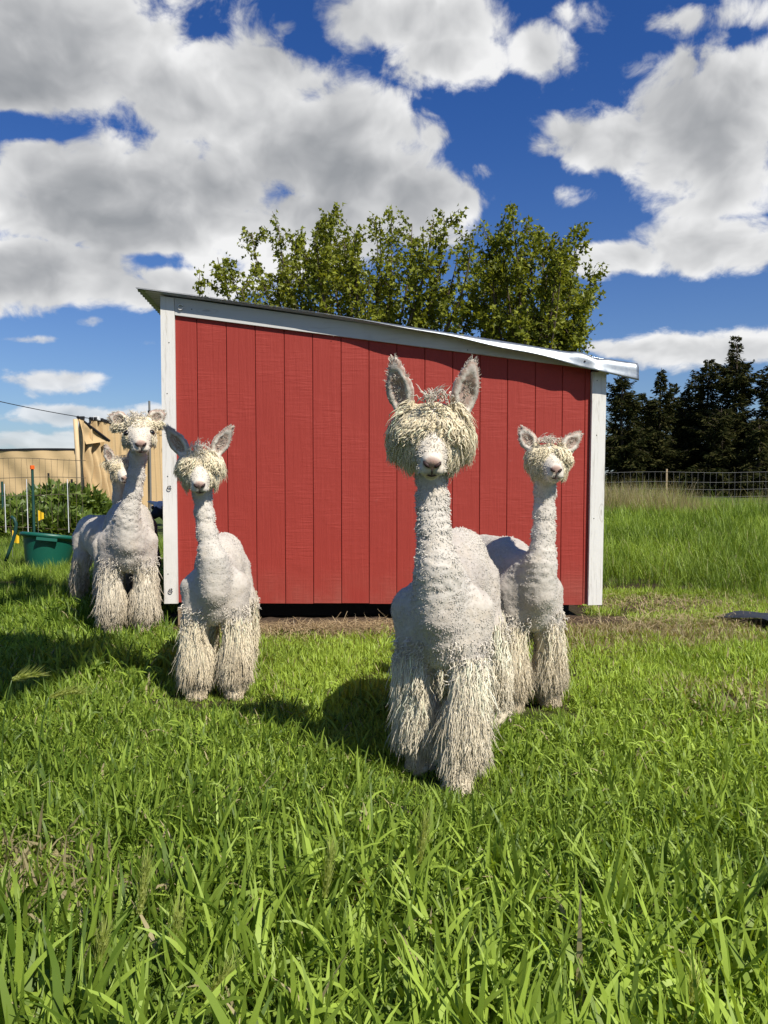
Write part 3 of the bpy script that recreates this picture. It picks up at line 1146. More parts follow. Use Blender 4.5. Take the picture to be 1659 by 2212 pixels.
# garden rows: leafy beds built plant by plant
m_gard = leaf_mat('garden_leaves', (0.05, 0.09, 0.014), (0.22, 0.31, 0.05))
g = np.random.default_rng(8)


def garden_plant(p, h, r, n, seed, label):
    gg = np.random.default_rng(seed)
    root = empty('garden_plant', p, label=label, cat='plant', group='bushy plants in the garden rows')
    c = gg.normal(0, 1, (n, 3))
    c /= np.linalg.norm(c, axis=1)[:, None]
    c[:, 2] = np.abs(c[:, 2])
    rr = gg.uniform(0.45, 1.05, n) ** .6
    c = c * np.array([r, r, h]) * rr[:, None]
    v, f, tone = leaves(c, c / np.array([r, r, h]) + np.array([0, 0, .3]), 0.15, seed, .3)
    obj('foliage', mesh_np('foliage', v, f, False, tone=tone), m_gard, root, kind='stuff')
    q = MB()
    for k in range(5):
        az = k * 1.26
        q.tube([(0, 0, 0), (r * .3 * math.cos(az), r * .3 * math.sin(az), h * .45), (r * .6 * math.cos(az), r * .6 * math.sin(az), h * .75)], .012, 4)
    q.build('stems', m_gard, root, kind='stuff')


GARD = [(-60, 15.0, .75), (-15, 14.4, .72), (20, 15.2, .68), (55, 14.0, .72), (90, 15.0, .85), (118, 14.6, .95), (142, 14.2, .92), (166, 15.0, .86), (195, 14.6, .85),
        (-30, 12.9, .42), (8, 13.0, .45), (45, 12.95, .50), (100, 12.95, .55), (135, 12.9, .55), (160, 12.95, .5)]
GLAB = ['at the far left end of the back row', 'second from the left end of the back row', 'third from the left in the back row', 'behind the orange-capped post', 'right of the orange-capped post, back row',
        'tallest in the back row, below the tan screen', 'behind the right white stake', 'left of the curtain pole, back row', 'behind the curtain pole', 'at the far left end of the front row',
        'in the front row at the left edge', 'in the front row left of the green post', 'in the front row right of the green post', 'in the front row left of the right white stake', 'in the front row nearest the curtain']
for k, ((px, Y, h), lb) in enumerate(zip(GARD, GLAB)):
    p = at(px, 1100, Y)
    garden_plant((p.x, Y, 0), h, .46, 900 if Y > 14 else 420, 40 + k, 'bushy green garden plant ' + lb)
# black mulch sheet under the beds
m_mulch = simple('black_mulch_film', (0.02, 0.02, 0.022), 0.45)
xx = np.linspace(-9.5, -4.3, 40)
yy = np.linspace(10.2, 12.4, 14)
A, B = np.meshgrid(xx, yy, indexing='ij')
mb = MB()
mb.grid(np.stack([A, B, 0.03 + 0.025 * fbm(np.stack([A.ravel() * 3, B.ravel() * 3, 0 * A.ravel()], 1), 2, 7).reshape(A.shape)], -1))
mb.build('mulch_film', m_mulch, smooth=True, label='black mulch film on the ground in front of the garden netting', cat='sheet')

# green tub lying tilted in the grass
m_tub = simple('green_plastic', (0.007, 0.100, 0.066), 0.42, 0, 0.12, 6.0, spec=0.5)
TBY = 9.0
pt = gnd(98, 1222)
tub = empty('feed_tub', (at(99, 1200, TBY).x, TBY, 0.0), label='green plastic feed tub tilted in the grass at far left', cat='tub')
tub.rotation_euler = (math.radians(-6), math.radians(7), 0.3)
seg = 40
prof = [(0.20, 0.0), (0.235, 0.12), (0.275, 0.33), (0.282, 0.36), (0.315, 0.365), (0.318, 0.40), (0.295, 0.41), (0.272, 0.395), (0.255, 0.30), (0.215, 0.10), (0.19, 0.03), (0.0, 0.028)]
P = np.zeros((seg + 1, len(prof), 3))
for i in range(seg + 1):
    th = 2 * math.pi * i / seg
    for j, (r_, z_) in enumerate(prof):
        P[i, j] = (r_ * math.cos(th) * 1.04, r_ * math.sin(th), z_)
mb = MB()
mb.grid(P)
mb.build('shell', m_tub, tub, smooth=True)
q = MB()
q.box((-.11, -.325, .325), (.11, -.285, .36))
q.build('handle_lip', m_tub, tub)

# bent green hose standing out of the grass
m_hose = simple('dark_green_hose', (0.015, 0.055, 0.045), 0.45)
hp = [at(x, y, 8.6) for x, y in ((24, 1116), (31, 1121), (35, 1132), (33, 1150), (28, 1168), (20, 1190), (12, 1212))]
q = MB()
hb = hp[-1].copy()
q.tube([tuple(p - hb) for p in hp], .019, 8)
q.build('garden_hose', m_hose, loc=hb, smooth=True, label='bent dark green hose end arching out of the grass', cat='hose')
# little yellow marker flags
m_flag = simple('yellow_flag', (0.80, 0.50, 0.02), 0.6)
for k, (px, py, Y, lb) in enumerate(((82, 1105, 11.5, 'small yellow marker flag in front of the green steel post'), (26, 1148, 9.6, 'small yellow marker flag behind the bent hose'))):
    p = at(px, py, Y)
    root = empty('marker_flag', (p.x, Y, 0), label=lb, cat='flag', group='yellow marker flags')
    q = MB()
    q.tube([(0, 0, 0), (0, 0, p.z + .02)], .003, 4)
    q.build('wire_stem', m_wire, root)
    q = MB()
    G = np.zeros((6, 5, 3))
    for i in range(6):
        for j in range(5):
            G[i, j] = (i / 5 * .085, .012 * math.sin(i * 1.3), p.z + .02 - .16 * (j / 4) * (1 - .45 * i / 5) - .04 * i / 5 - .04 * (i / 5) * k)
    mb = MB()
    mb.grid(G)
    mb.build('pennant', m_flag, root, smooth=True)

# black sheeting on the right edge
m_tarp = simple('black_landscape_fabric', (0.022, 0.024, 0.028), 0.5, 0, .3, 9, bump=.3, spec=.4)
c0 = gnd(1650, 1350)
A, B = np.meshgrid(np.linspace(0, 1, 40), np.linspace(0, 1, 24), indexing='ij')
xx = 2.58 + A * 1.7 + 0.10 * np.sin(B * 5)
yy = 4.95 + B * .95 - (1 - A) * 0.25 * (B - .5)
zz = 0.03 + 0.05 * fbm(np.stack([xx.ravel() * 2.6, yy.ravel() * 2.6, 0 * xx.ravel()], 1), 3, 31).reshape(A.shape) + .025 * np.sin(B * math.pi)
mb = MB()
mb.grid(np.stack([xx, yy, zz], -1))
mb.build('ground_sheet', m_tarp, smooth=True, label='crumpled black ground sheet lying in the grass at right edge', cat='sheet')

# ------------------------------------------------------------------ alpacas
def surface_nets(F, org, h):
    nx, ny, nz = F.shape
    S = F < 0
    cells = np.zeros((nx - 1, ny - 1, nz - 1), np.int8)
    corners = [(i, j, k) for i in (0, 1) for j in (0, 1) for k in (0, 1)]
    for i, j, k in corners:
        cells += S[i:nx - 1 + i, j:ny - 1 + j, k:nz - 1 + k]
    act = (cells > 0) & (cells < 8)
    ix = np.argwhere(act)
    vid = np.full(act.shape, -1, np.int64)
    vid[act] = np.arange(len(ix))
    vals = {c: F[ix[:, 0] + c[0], ix[:, 1] + c[1], ix[:, 2] + c[2]] for c in corners}
    acc = np.zeros((len(ix), 3))
    cnt = np.zeros(len(ix))
    for a in corners:
        for d in range(3):
            if a[d] == 0:
                b = list(a)
                b[d] = 1
                b = tuple(b)
                fa, fb = vals[a], vals[b]
                m = (fa < 0) != (fb < 0)
                tt = fa[m] / (fa[m] - fb[m])
                p = np.tile(np.array(a, float), (m.sum(), 1))
                p[:, d] = tt
                acc[m] += p
                cnt[m] += 1
    v = (ix + acc / cnt[:, None]) * h + np.asarray(org)
    quads = []
    for d in range(3):
        sl0 = [slice(1, -1)] * 3
        sl1 = [slice(1, -1)] * 3
        sl0[d] = slice(0, -1)
        sl1[d] = slice(1, None)
        a, b = S[tuple(sl0)], S[tuple(sl1)]
        e = np.argwhere(a != b)
        base = e.copy()
        for dd in range(3):
            if dd != d:
                base[:, dd] += 1
        inside = a[e[:, 0], e[:, 1], e[:, 2]]
        o1, o2 = [(1, 2), (2, 0), (0, 1)][d]
        q = []
        for s1, s2 in ((1, 1), (0, 1), (0, 0), (1, 0)):
            c = base.copy()
            c[:, o1] -= s1
            c[:, o2] -= s2
            q.append(vid[c[:, 0], c[:, 1], c[:, 2]])
        q = np.stack(q, 1)
        q[~inside] = q[~inside][:, ::-1]
        quads.append(q)
    q = np.concatenate(quads)
    return v, q[(q >= 0).all(1)]


class SDF:
    def __init__(self, lo, hi, h):
        self.h = h
        self.lo = np.array(lo, float)
        n = np.ceil((np.array(hi) - self.lo) / h).astype(int) + 1
        self.F = np.full(n, 1.0, np.float32)

    def _sub(self, lo, hi):
        a = np.clip(np.floor((np.array(lo) - self.lo) / self.h).astype(int), 0, np.array(self.F.shape) - 1)
        b = np.clip(np.ceil((np.array(hi) - self.lo) / self.h).astype(int) + 1, 1, np.array(self.F.shape))
        ax = [np.arange(a[i], b[i]) * self.h + self.lo[i] for i in range(3)]
        X, Y, Z = np.meshgrid(*ax, indexing='ij')
        return tuple(slice(a[i], b[i]) for i in range(3)), np.stack([X, Y, Z], -1).astype(np.float32)

    def _put(self, sl, d, k, cut):
        f = self.F[sl]
        if cut:
            g = np.clip(0.5 - 0.5 * (f + d) / k, 0, 1)
            self.F[sl] = f * (1 - g) - d * g + k * g * (1 - g)
        else:
            g = np.clip(0.5 + 0.5 * (f - d) / k, 0, 1)
            self.F[sl] = f * (1 - g) + d * g - k * g * (1 - g)

    def cone(self, a, b, ra, rb, k=0.03, cut=False, sx=1.0):
        a, b = np.array(a, np.float32), np.array(b, np.float32)
        m = max(ra, rb) + 2 * k + 0.02
        sl, P = self._sub(np.minimum(a, b) - m, np.maximum(a, b) + m)
        if P.size == 0:
            return
        if sx != 1.0:
            P = P / np.array([sx, 1, 1], np.float32)
        ba = b - a
        t = np.clip(((P - a) @ ba) / max(float(ba @ ba), 1e-9), 0, 1)
        d = np.linalg.norm(P - a - t[..., None] * ba, axis=-1) - (ra + (rb - ra) * t)
        self._put(sl, d, k, cut)

    def ell(self, c, r, Rm=None, k=0.03, cut=False):
        c, r = np.array(c, np.float32), np.array(r, np.float32)
        m = r.max() + 2 * k + 0.02
        sl, P = self._sub(c - m, c + m)
        if P.size == 0:
            return
        q = P - c
        if Rm is not None:
            q = q @ np.asarray(Rm, np.float32)
        k0 = np.linalg.norm(q / r, axis=-1)
        k1 = np.linalg.norm(q / (r * r), axis=-1) + 1e-6
        d = k0 * (k0 - 1) / k1
        self._put(sl, d, k, cut)


def rotm(yaw, pitch, roll):
    """head frame: yaw about z, pitch lifts the nose, roll tilts sideways"""
    return np.array(Matrix.Rotation(yaw, 3, 'Z') @ Matrix.Rotation(pitch, 3, 'X') @ Matrix.Rotation(roll, 3, 'Y'))


def wool_mat(name):
    m, t, bs = material(name)
    c = t.node('ShaderNodeVertexColor', layer_name='Col').outputs['Color']
    oc = t.node('ShaderNodeTexCoord').outputs['Object']
    n = t.noise(oc, 90.0, 4.0, 0.65)
    n3 = t.noise(oc, 11.0, 4.0, 0.6)
    c = t.mix(t.maprange(n, 0.35, 0.65, 0.0, 0.35), c, t.mix(1.0, c, (0.70, 0.66, 0.60, 1), 'MULTIPLY'))
    c = t.mix(t.maprange(n3, 0.45, 0.75, 0.0, 0.5), c, t.mix(1.0, c, (0.93, 0.85, 0.72, 1), 'MULTIPLY'))
    t.put(bs.inputs['Base Color'], c)
    bs.inputs['Roughness'].default_value = 0.75
    bs.inputs['Specular IOR Level'].default_value = 0.15
    bs.inputs['Sheen Weight'].default_value = 0.12
    bs.inputs['Sheen Roughness'].default_value = 0.5
    bp = t.node('ShaderNodeBump')
    bp.inputs['Strength'].default_value = 0.5
    bp.inputs['Distance'].default_value = 0.004
    t.put(bp.inputs['Height'], n)
    t.l.new(bp.outputs[0], bs.inputs['Normal'])
    return m


m_wool = wool_mat('alpaca_wool')


def lock_mat(name):
    """loose matt fibres"""
    m = bpy.data.materials.new(name)
    m.use_nodes = True
    t = NT(m.node_tree)
    t.n.clear()
    c = t.node('ShaderNodeVertexColor', layer_name='Col').outputs['Color']
    d = t.node('ShaderNodeBsdfDiffuse')
    d.inputs['Roughness'].default_value = 0.6
    t.put(d.inputs['Color'], c)
    o = t.node('ShaderNodeOutputMaterial')
    t.l.new(d.outputs[0], o.inputs[0])
    return m


m_lock = lock_mat('alpaca_wool_locks')
m_eye = simple('dark_eye', (0.010, 0.008, 0.007), 0.08, 0, .1, spec=0.6)
m_nostril = simple('dark_nostril', (0.035, 0.018, 0.016), 0.6)
m_mouth = simple('dark_lip_line', (0.06, 0.032, 0.028), 0.7)


def locks(roots, dirs, length, rad, seed, seg=7, grav=0.5, wave=0.25, turns=1.6, taper=0.25, bend=None, jit=0.045, clump=0.0):
    """wavy wool locks: three-sided tapering tubes. returns v, f, per-lock random, s along lock"""
    g = np.random.default_rng(seed)
    n = len(roots)
    L = np.broadcast_to(length, (n,)).astype(float) * g.uniform(0.7, 1.25, n)
    rr = np.broadcast_to(rad, (n,)).astype(float) * g.uniform(0.6, 1.35, n)
    d = dirs / (np.linalg.norm(dirs, axis=1)[:, None] + 1e-9)
    p = roots.copy()
    path = [p.copy()]
    gv = np.broadcast_to(grav, (n,))[:, None] * np.array([0, 0, -1.0])
    for k in range(seg):
        p = p + d * (L / seg)[:, None]
        path.append(p.copy())
        d = d + gv * (1.3 / seg) + g.normal(0, jit, (n, 3))
        if bend is not None:
            d = d + bend * (1.3 / seg)
        d /= np.linalg.norm(d, axis=1)[:, None]
    path = np.stack(path, 1)                                  # n, seg+1, 3
    if clump and n > 20:
        seeds = g.choice(n, max(4, n // 9), replace=False)
        near = np.argmin(((roots[:, None, :] - roots[seeds][None]) ** 2).sum(-1), axis=1)
        wv = clump * np.linspace(0, 1, seg + 1)[None, :, None] * g.uniform(.5, 1.2, n)[:, None, None]
        path = path * (1 - wv) + path[seeds[near]] * wv
    tan = np.gradient(path, axis=1)
    tan /= np.linalg.norm(tan, axis=2)[..., None] + 1e-9
    ref = g.normal(0, 1, (n, 1, 3))
    a = np.cross(tan, ref)
    a /= np.linalg.norm(a, axis=2)[..., None] + 1e-9
    b = np.cross(tan, a)
    s = np.linspace(0, 1, seg + 1)
    ph = g.uniform(0, 6.28, n)[:, None] + s[None] * 6.28 * turns * g.uniform(.7, 1.3, n)[:, None]
    am = (rr * wave / 0.25)[:, None] * np.clip(s * 3, 0, 1)[None]
    path = path + a * (am * np.cos(ph))[..., None] + b * (am * np.sin(ph))[..., None]
    prof = np.interp(s, [0, .2, .6, .85, 1], [0.8, 1.0, 0.95, 0.65, taper])
    pr = rr[:, None] * prof[None]
    V = []
    for k in range(3):
        th = 2 * math.pi * k / 3
        V.append(path + pr[..., None] * (math.cos(th) * a + math.sin(th) * b))
    V = np.stack(V, 2)                                        # n, seg+1, 3, 3
    m = (seg + 1) * 3
    f = []
    for i in range(seg):
        for k in range(3):
            k2 = (k + 1) % 3
            f.append([i * 3 + k, i * 3 + k2, (i + 1) * 3 + k2, (i + 1) * 3 + k])
    f = np.array(f)
    Fq = (np.arange(n)[:, None, None] * m + f[None]).reshape(-1, 4)
    tone = g.normal(0, 1, n)
    return V.reshape(-1, 3), Fq, np.repeat(tone, m), np.tile(np.repeat(s, 3), n)


def tufts(roots, dirs, nrm, length, width, seed):
    g = np.random.default_rng(seed)
    n = len(roots)
    L = length * g.uniform(0.5, 1.4, n)[:, None]
    d = dirs + g.normal(0, .35, (n, 3))
    d /= np.linalg.norm(d, axis=1)[:, None]
    s = np.cross(d, nrm + g.normal(0, .3, (n, 3)))
    s /= np.linalg.norm(s, axis=1)[:, None] + 1e-9
    w = width * g.uniform(.6, 1.4, n)[:, None]
    mid = roots + d * L * .5 + nrm * L * .25
    v = np.stack([roots - s * w - nrm * .002, roots + s * w - nrm * .002, mid + s * w * .7, mid - s * w * .7, roots + d * L], 1).reshape(-1, 3)
    o = np.arange(n)[:, None] * 5
    q = o + np.array([[0, 1, 2, 3]])
    t = o + np.array([[3, 2, 4]])
    return v, [q, t], np.repeat(g.normal(0, 1, n), 5)


def sample(v, q, nrm_v, weight, n, g):
    a, b, c, d = (v[q[:, i]] for i in range(4))
    area = 0.5 * np.linalg.norm(np.cross(c - a, d - b), axis=1)
    w = area * weight(v[q].mean(1), nrm_v[q].mean(1))
    if w.sum() <= 0:
        return np.zeros((0, 3)), np.zeros((0, 3))
    i = g.choice(len(q), n, p=w / w.sum())
    u, t = g.uniform(0, 1, (2, n))
    u, t = u[:, None], t[:, None]
    p = a[i] * (1 - u) * (1 - t) + b[i] * u * (1 - t) + c[i] * u * t + d[i] * (1 - u) * t
    nn = nrm_v[q[i]].mean(1)
    nn /= np.linalg.norm(nn, axis=1)[:, None] + 1e-9
    return p, nn


CREAM, WHITE, SHORN, TAN, SKIN = (np.array(c) for c in ((0.78, 0.685, 0.49), (0.71, 0.65, 0.55), (0.585, 0.535, 0.46), (0.36, 0.275, 0.165), (0.42, 0.265, 0.215)))


def alpaca(label, front, heading, s, head_w, nose_w, roll=0.0, hscale=1.0, res=0.0075, feet=None, ears=((0.42, .95), (0.42, .95)), ear_len=0.165, ear_x=.085,
           puff=(0.15, 0.12, 0.11), knot_len=0.10, knot_n=900, leg_n=1500, hind_n=500, fluff=20000, leg_r=1.0, eyes_open=False, seed=1, neck_r=1.0, body_len=1.0, slim=.80, lockf=1.5, lseg=5, knot_z=.045, face_w=.036, chest=1.0, legcol=CREAM, dirty=0.5, fringe=1.0):
    g = np.random.default_rng(seed)
    hx, hy = heading
    hl = math.hypot(hx, hy)
    hx, hy = hx / hl, hy / hl
    rz = math.atan2(-hx, hy)
    root = empty('alpaca', (front[0], front[1], 0), rz, label=label, cat='alpaca', group='shorn white alpacas')
    inv = Matrix.Rotation(-rz, 3, 'Z')
    hc = np.array(inv @ (Vector(head_w) - Vector((front[0], front[1], 0))))
    nd = inv @ Vector(nose_w).normalized()
    yaw = math.atan2(-nd.x, nd.y)
    pitch = math.asin(max(-1, min(1, nd.z)))
    HR = rotm(yaw, pitch, roll)
    hs = hscale * s

    def H(x, y, z):
        return hc + HR @ (np.array([x, y, z]) * hs)
    S3 = lambda *p: np.array(p) * s
    bl = body_len
    lo = np.minimum(hc - .34 * s, [-0.34 * s, -1.0 * s * bl, -0.01])
    hi = np.maximum(hc + .42 * s, [0.34 * s, 0.42 * s, 1.0 * s])
    B = SDF(lo, hi, res * max(1.0, s))
    # trunk: deep chest, tucked belly, rounded rump
    B.cone(S3(0, -.02, .635), S3(0, -.30 * bl, .655), .160 * s * chest, .195 * s, .05, sx=slim)
    B.cone(S3(0, -.30 * bl, .66), S3(0, -.66 * bl, .675), .200 * s, .180 * s, .05, sx=slim)
    B.ell(S3(0, .045, .615), S3(.135 * chest * slim, .125, .205), None, .05)
    B.cone(S3(0, .13, .60), S3(0, .12, .76), .062 * s, .078 * s, .04)
    B.ell(S3(0, -.14, .52), S3(.13, .22, .12), None, .05)
    B.cone(S3(0, -.78 * bl, .76), S3(0, -.86 * bl, .60), .05 * s, .035 * s, .04)
    # neck
    base = S3(0, .08, .68)
    hb = H(0, -.035, -.03)
    c1 = base + S3(0, .11, .10)
    c2 = hb - np.array([0, .03 * s, .24 * s]) + HR @ np.array([0, -.02, 0])
    nk = bez(base, c1, c2, hb, 7)
    nr = np.array([.100, .080, .066, .060, .057, .056, .058]) * s * neck_r
    for i in range(6):
        B.cone(nk[i], nk[i + 1], nr[i], nr[i + 1], .025)
    # legs
    ft = feet or [(0.105, 0.02), (-0.105, 0.02), (0.12, -0.70), (-0.12, -0.70)]
    legaxes = []
    for k, (fx, fy) in enumerate(ft):
        sx = 1 if fx > 0 else -1
        if k < 2:
            pts = [S3(sx * .100, -.02, .60), S3(sx * .105 * .5 + fx * .5, fy * .5 + .015, .33), S3(fx, fy - .01, .10), S3(fx, fy + .03, .028)]
            rad = [.088, .050 * leg_r, .042 * leg_r, .040]
            B.ell(S3(sx * .084, -.01, .53), S3(.058, .095, .16), None, .05)
        else:
            fy = fy * bl
            pts = [S3(sx * .082 * slim / .8, -.62 * bl, .64), S3(sx * .108, -.58 * bl, .44), S3(fx, fy - .06, .27), S3(fx, fy - .01, .09), S3(fx, fy + .03, .028)]
            rad = [.108 * slim / .8, .080, .050, .040, .040]
        for i in range(len(pts) - 1):
            B.cone(pts[i], pts[i + 1], rad[i] * s, rad[i + 1] * s, .03)
        legaxes.append(pts)
        if k < 2:   # wool mass round the leg
            kz = pts[1]
            B.cone(S3(sx * .106, 0, .45), kz * .6 + pts[2] * .4, .046 * s * leg_r, .070 * s * leg_r, .03)
            B.cone(kz * .6 + pts[2] * .4, pts[2] + S3(0, 0, .03), .070 * s * leg_r, .058 * s * leg_r, .02)
        else:
            B.cone(pts[1], pts[3], .080 * s, .055 * s, .03)
    # head
    B.ell(H(0, 0, 0), np.array([.078, .092, .085]) * hs, HR, .02)
    B.cone(H(0, .05, -.012), H(0, .160, -.045), .064 * hs, .042 * hs, .02)
    B.cone(H(0, .00, -.055), H(0, .150, -.078), .058 * hs, .030 * hs, .02)
    B.ell(H(0, .192, -.036), np.array([.031, .020, .022]) * hs, HR, .010)
    for sx in (-1, 1):
        B.ell(H(sx * .020, .182, -.068), np.array([.024, .022, .022]) * hs, HR, .008)
        B.ell(H(sx * .048, .03, -.03), np.array([.042, .06, .05]) * hs, HR, .02)
    B.ell(H(0, .165, -.094), np.array([.024, .022, .016]) * hs, HR, .008)
    # wool crown under the topknot
    B.ell(H(0, -.015, knot_z), np.array([puff[0] * .84, puff[1] * .74, puff[2] * .66]) * hs, HR, .02)
    # ears
    eartip = []
    for sx, (out, up) in zip((1, -1), ears):
        ax = np.array([sx * out, -0.10, up])
        ax /= np.linalg.norm(ax)
        fw = np.array([sx * .30, 1.0, 0.1])
        fw -= ax * (fw @ ax)
        fw /= np.linalg.norm(fw)
        sd = np.cross(ax, fw)
        ER = HR @ np.stack([sd, fw, ax], 1)
        b0 = np.array([sx * ear_x, -.02, .050 + puff[2] * .25])
        L = ear_len
        ctr = b0 + ax * L * .5
        B.cone(H(*b0), H(*(b0 + ax * L * .3)), .030 * hs, .030 * hs, .015)
        B.ell(H(*(b0 + ax * L * .34)), np.array([.050, .022, L * .40]) * hs, ER, .015)
        B.ell(H(*(b0 + ax * L * .66)), np.array([.030, .017, L * .40]) * hs, ER, .02)
        B.ell(H(*(b0 + ax * L * .40 + fw * .021)), np.array([.029, .018, L * .40]) * hs, ER, .006, cut=True)
        eartip.append((H(*(b0 + ax * L)), HR @ ax, H(*ctr), HR @ fw))
    v, q = surface_nets(B.F, B.lo, B.h)

    def normals(v, q):
        n = np.cross(v[q[:, 2]] - v[q[:, 0]], v[q[:, 3]] - v[q[:, 1]])
        N = np.zeros_like(v)
        for i in range(4):
            np.add.at(N, q[:, i], n)
        return N / (np.linalg.norm(N, axis=1)[:, None] + 1e-12)
    N = normals(v, q)
    # region weights
    hl_ = (v - hc) @ HR / hs                                   # head coordinates
    zr = v / s
    headw = np.clip(1 - (np.linalg.norm(hl_ - np.array([0, .06, 0]), axis=1) - .15) / .05, 0, 1)
    t_n = np.clip((v[:, 2] - base[2]) / max(hb[2] - base[2], .1), 0, 1)
    axis_p = nk[np.clip((t_n * 6).round().astype(int), 0, 6)]
    dneck = np.linalg.norm((v - axis_p)[:, :2], axis=1)
    neckw = np.clip((zr[:, 2] - .60) / .10, 0, 1) * (dneck < .15 * s) * (v[:, 1] > .0) * (1 - headw)
    legw = np.clip((.46 - zr[:, 2]) / .06, 0, 1)
    # crimped neck and uneven clip marks: real relief
    crimp = fbm(np.stack([v[:, 0] * 38, v[:, 1] * 38, v[:, 2] * 88], 1), 3, seed)
    clip = fbm(np.stack([v[:, 0] * 20, v[:, 1] * 20, v[:, 2] * 20], 1), 3, seed + 5)
    fine = fbm(v * 75, 2, seed + 9)
    disp = neckw * crimp * .0085 + (1 - headw) * (1 - neckw) * (clip * .006 + fine * .0032) + (1 - headw) * legw * clip * .006
    v2 = v + N * (disp * s)[:, None]
    N = normals(v2, q)
    # colour by what grows where
    col = np.tile(SHORN, (len(v), 1))
    mixv = lambda c, w: col * (1 - w[:, None]) + np.asarray(c) * w[:, None]
    patch = np.clip(0.5 + fbm(v * 7, 3, seed + 2) * 1.3, 0, 1)
    col = mixv((0.46, 0.41, 0.36), patch * .75 * (1 - headw))
    col = mixv((0.575, 0.535, 0.47), neckw)
    col = mixv(legcol, legw)
    col = mixv(TAN * .8, np.clip((.16 - zr[:, 2]) / .12, 0, 1) * dirty * (.5 + .5 * patch))
    col = mixv(WHITE, headw)
    nose = np.clip(1 - np.linalg.norm((hl_ - np.array([0, .205, -.040])) / np.array([.031, .035, .024]), axis=1), 0, 1) ** .6
    col = mixv(SKIN, np.clip(nose * 1.5, 0, .9))
    lips = np.clip(1 - np.linalg.norm((hl_ - np.array([0, .20, -.088])) / np.array([.04, .04, .022]), axis=1), 0, 1) ** .5
    col = mixv((.40, .32, .29), lips * .7)
    for tip, ax, ctr, fw in eartip:
        dd = np.linalg.norm(v - ctr, axis=1) / hs
        inner = (dd < .085) & ((N @ fw) > .1) & (((v - ctr) @ fw) < .012 * hs)
        col[inner] = np.array((0.40, 0.28, 0.225)) * .9 + col[inner] * .1
    obj('body', mesh_np('body', v2, q, True, col=col), m_wool, root)

    # eyes, nostrils, mouth
    for sx in (-1, 1):
        mb = MB()
        mb.ball((0, 0, 0), .0175 * hs, 14, 9)
        e = mb.build('eye', m_eye, root, smooth=True)
        e.location = H(sx * .066, .066, .004)
        mb = MB()
        nst = np.array([H(sx * x, y, z) for x, y, z in ((.008, .212, -.052), (.016, .2105, -.046), (.024, .203, -.040), (.027, .196, -.036))])
        mb.tube(nst, np.array([.003, .0066, .0068, .003]) * hs, 6)
        mb.build('nostril', m_nostril, root, smooth=True)
    mb = MB()
    mb.tube([H(0, .2125, -.052), H(0, .209, -.066), H(0, .203, -.082)], np.array([.0018, .0026, .0026]) * hs, 5)
    mth = np.array([H(x, .1985 - 6.0 * x * x - abs(x) * .25, -.086 + (abs(x) * .18)) for x in np.linspace(-.036, .036, 11)])
    mb.tube(mth, np.array([.0014] + [.0032] * 9 + [.0014]) * hs, 5)
    mb.build('mouth', m_mouth, root, smooth=True)

    def col_locks(tone, base_c, z=None, spread=.07, pos=None):
        c = np.asarray(base_c)[None] * (1 + spread * tone[:, None])
        if z is not None:
            w = np.clip((0.30 - z / s) / .28, 0, 1)[:, None] * dirty
            c = c * (1 - w * .75) + (TAN * (1 + .12 * tone[:, None])) * w * .75
        if z is not None:
            pw = np.clip(fbm(pos * 9.0, 2, seed + 70) * 1.6 - .05, 0, 1)[:, None] * dirty * .8
            c = c * (1 - pw) + (np.array((.40, .31, .19)) * (1 + .1 * tone[:, None])) * pw
        return np.clip(c, 0.02, .84)

    # topknot: locks swept away from a parting on the forehead
    part = np.array([0, .045, .085 + puff[2] * .3])
    pad = .02

    def w_top(c, n):
        h = (c - hc) @ HR / hs
        ok = (h[:, 2] > -.035 - pad) & (h[:, 1] < .095 + .02 * fringe) & (np.linalg.norm(h, axis=1) < max(puff) + .05)
        face = (h[:, 1] > .05) & (h[:, 2] < .040) & (np.abs(h[:, 0]) < face_w)
        back = (h[:, 1] < -.05) & (h[:, 2] < .0)
        earz = np.zeros(len(h), bool)
        for tip, ax, ctr, fw in eartip:
            earz |= (np.linalg.norm(c - ctr, axis=1) < ear_len * .52 * hs) & (h[:, 2] > .06 + puff[2] * .45)
        pad_ = (np.abs(h[:, 0]) > ear_x - .012) & (h[:, 2] > knot_z + .030)
        return (ok & ~face & ~back & ~earz & ~pad_).astype(float) + 1e-9
    for kk, (num, ln, rd, wave, sg, grv) in enumerate(((knot_n, knot_len, .0032, .36, 6, 1.15), (int(knot_n * 1.3), knot_len * 1.12, .0015, .5, 4, .9))):
        p, n = sample(v2, q, N, w_top, num, g)
        h = (p - hc) @ HR / hs
        away = h - part
        away[:, 0] *= 1.5
        away = away / (np.linalg.norm(away, axis=1)[:, None] + 1e-6)
        aw = (away @ HR.T)
        tang = aw - n * (aw * n).sum(1)[:, None]
        lat = np.clip(np.abs(h[:, 0]) / .09, 0, 1.2)[:, None]
        d = tang * .8 + n * (.28 - .14 * np.minimum(lat, 1)) + (HR @ np.array([0, 0, -.32])) * lat + g.normal(0, .06, (len(p), 3))
        # short on the nose bridge, long at the sides
        side = np.clip(np.abs(h[:, 0]) / .08, .5, 1.1)
        frontm = np.where((h[:, 1] > .045) & (np.abs(h[:, 0]) < .032), .55 * fringe, np.where((h[:, 1] > .03) & (np.abs(h[:, 0]) < .10), 1.05 * min(1, fringe + .1), 1.0))
        V, Fq, tn, sl = locks(p, d, ln * hs * side * frontm, rd * hs, seed + 30 + kk, sg, grv, wave, bend=-n * (.75 if kk == 0 else .45), clump=(.5 if kk == 0 else .3))
        o = obj('topknot', mesh_np('topknot', V, Fq, True, col=col_locks(tn, CREAM * 1.0 + .02, spread=.08)), m_lock, root, kind='stuff')
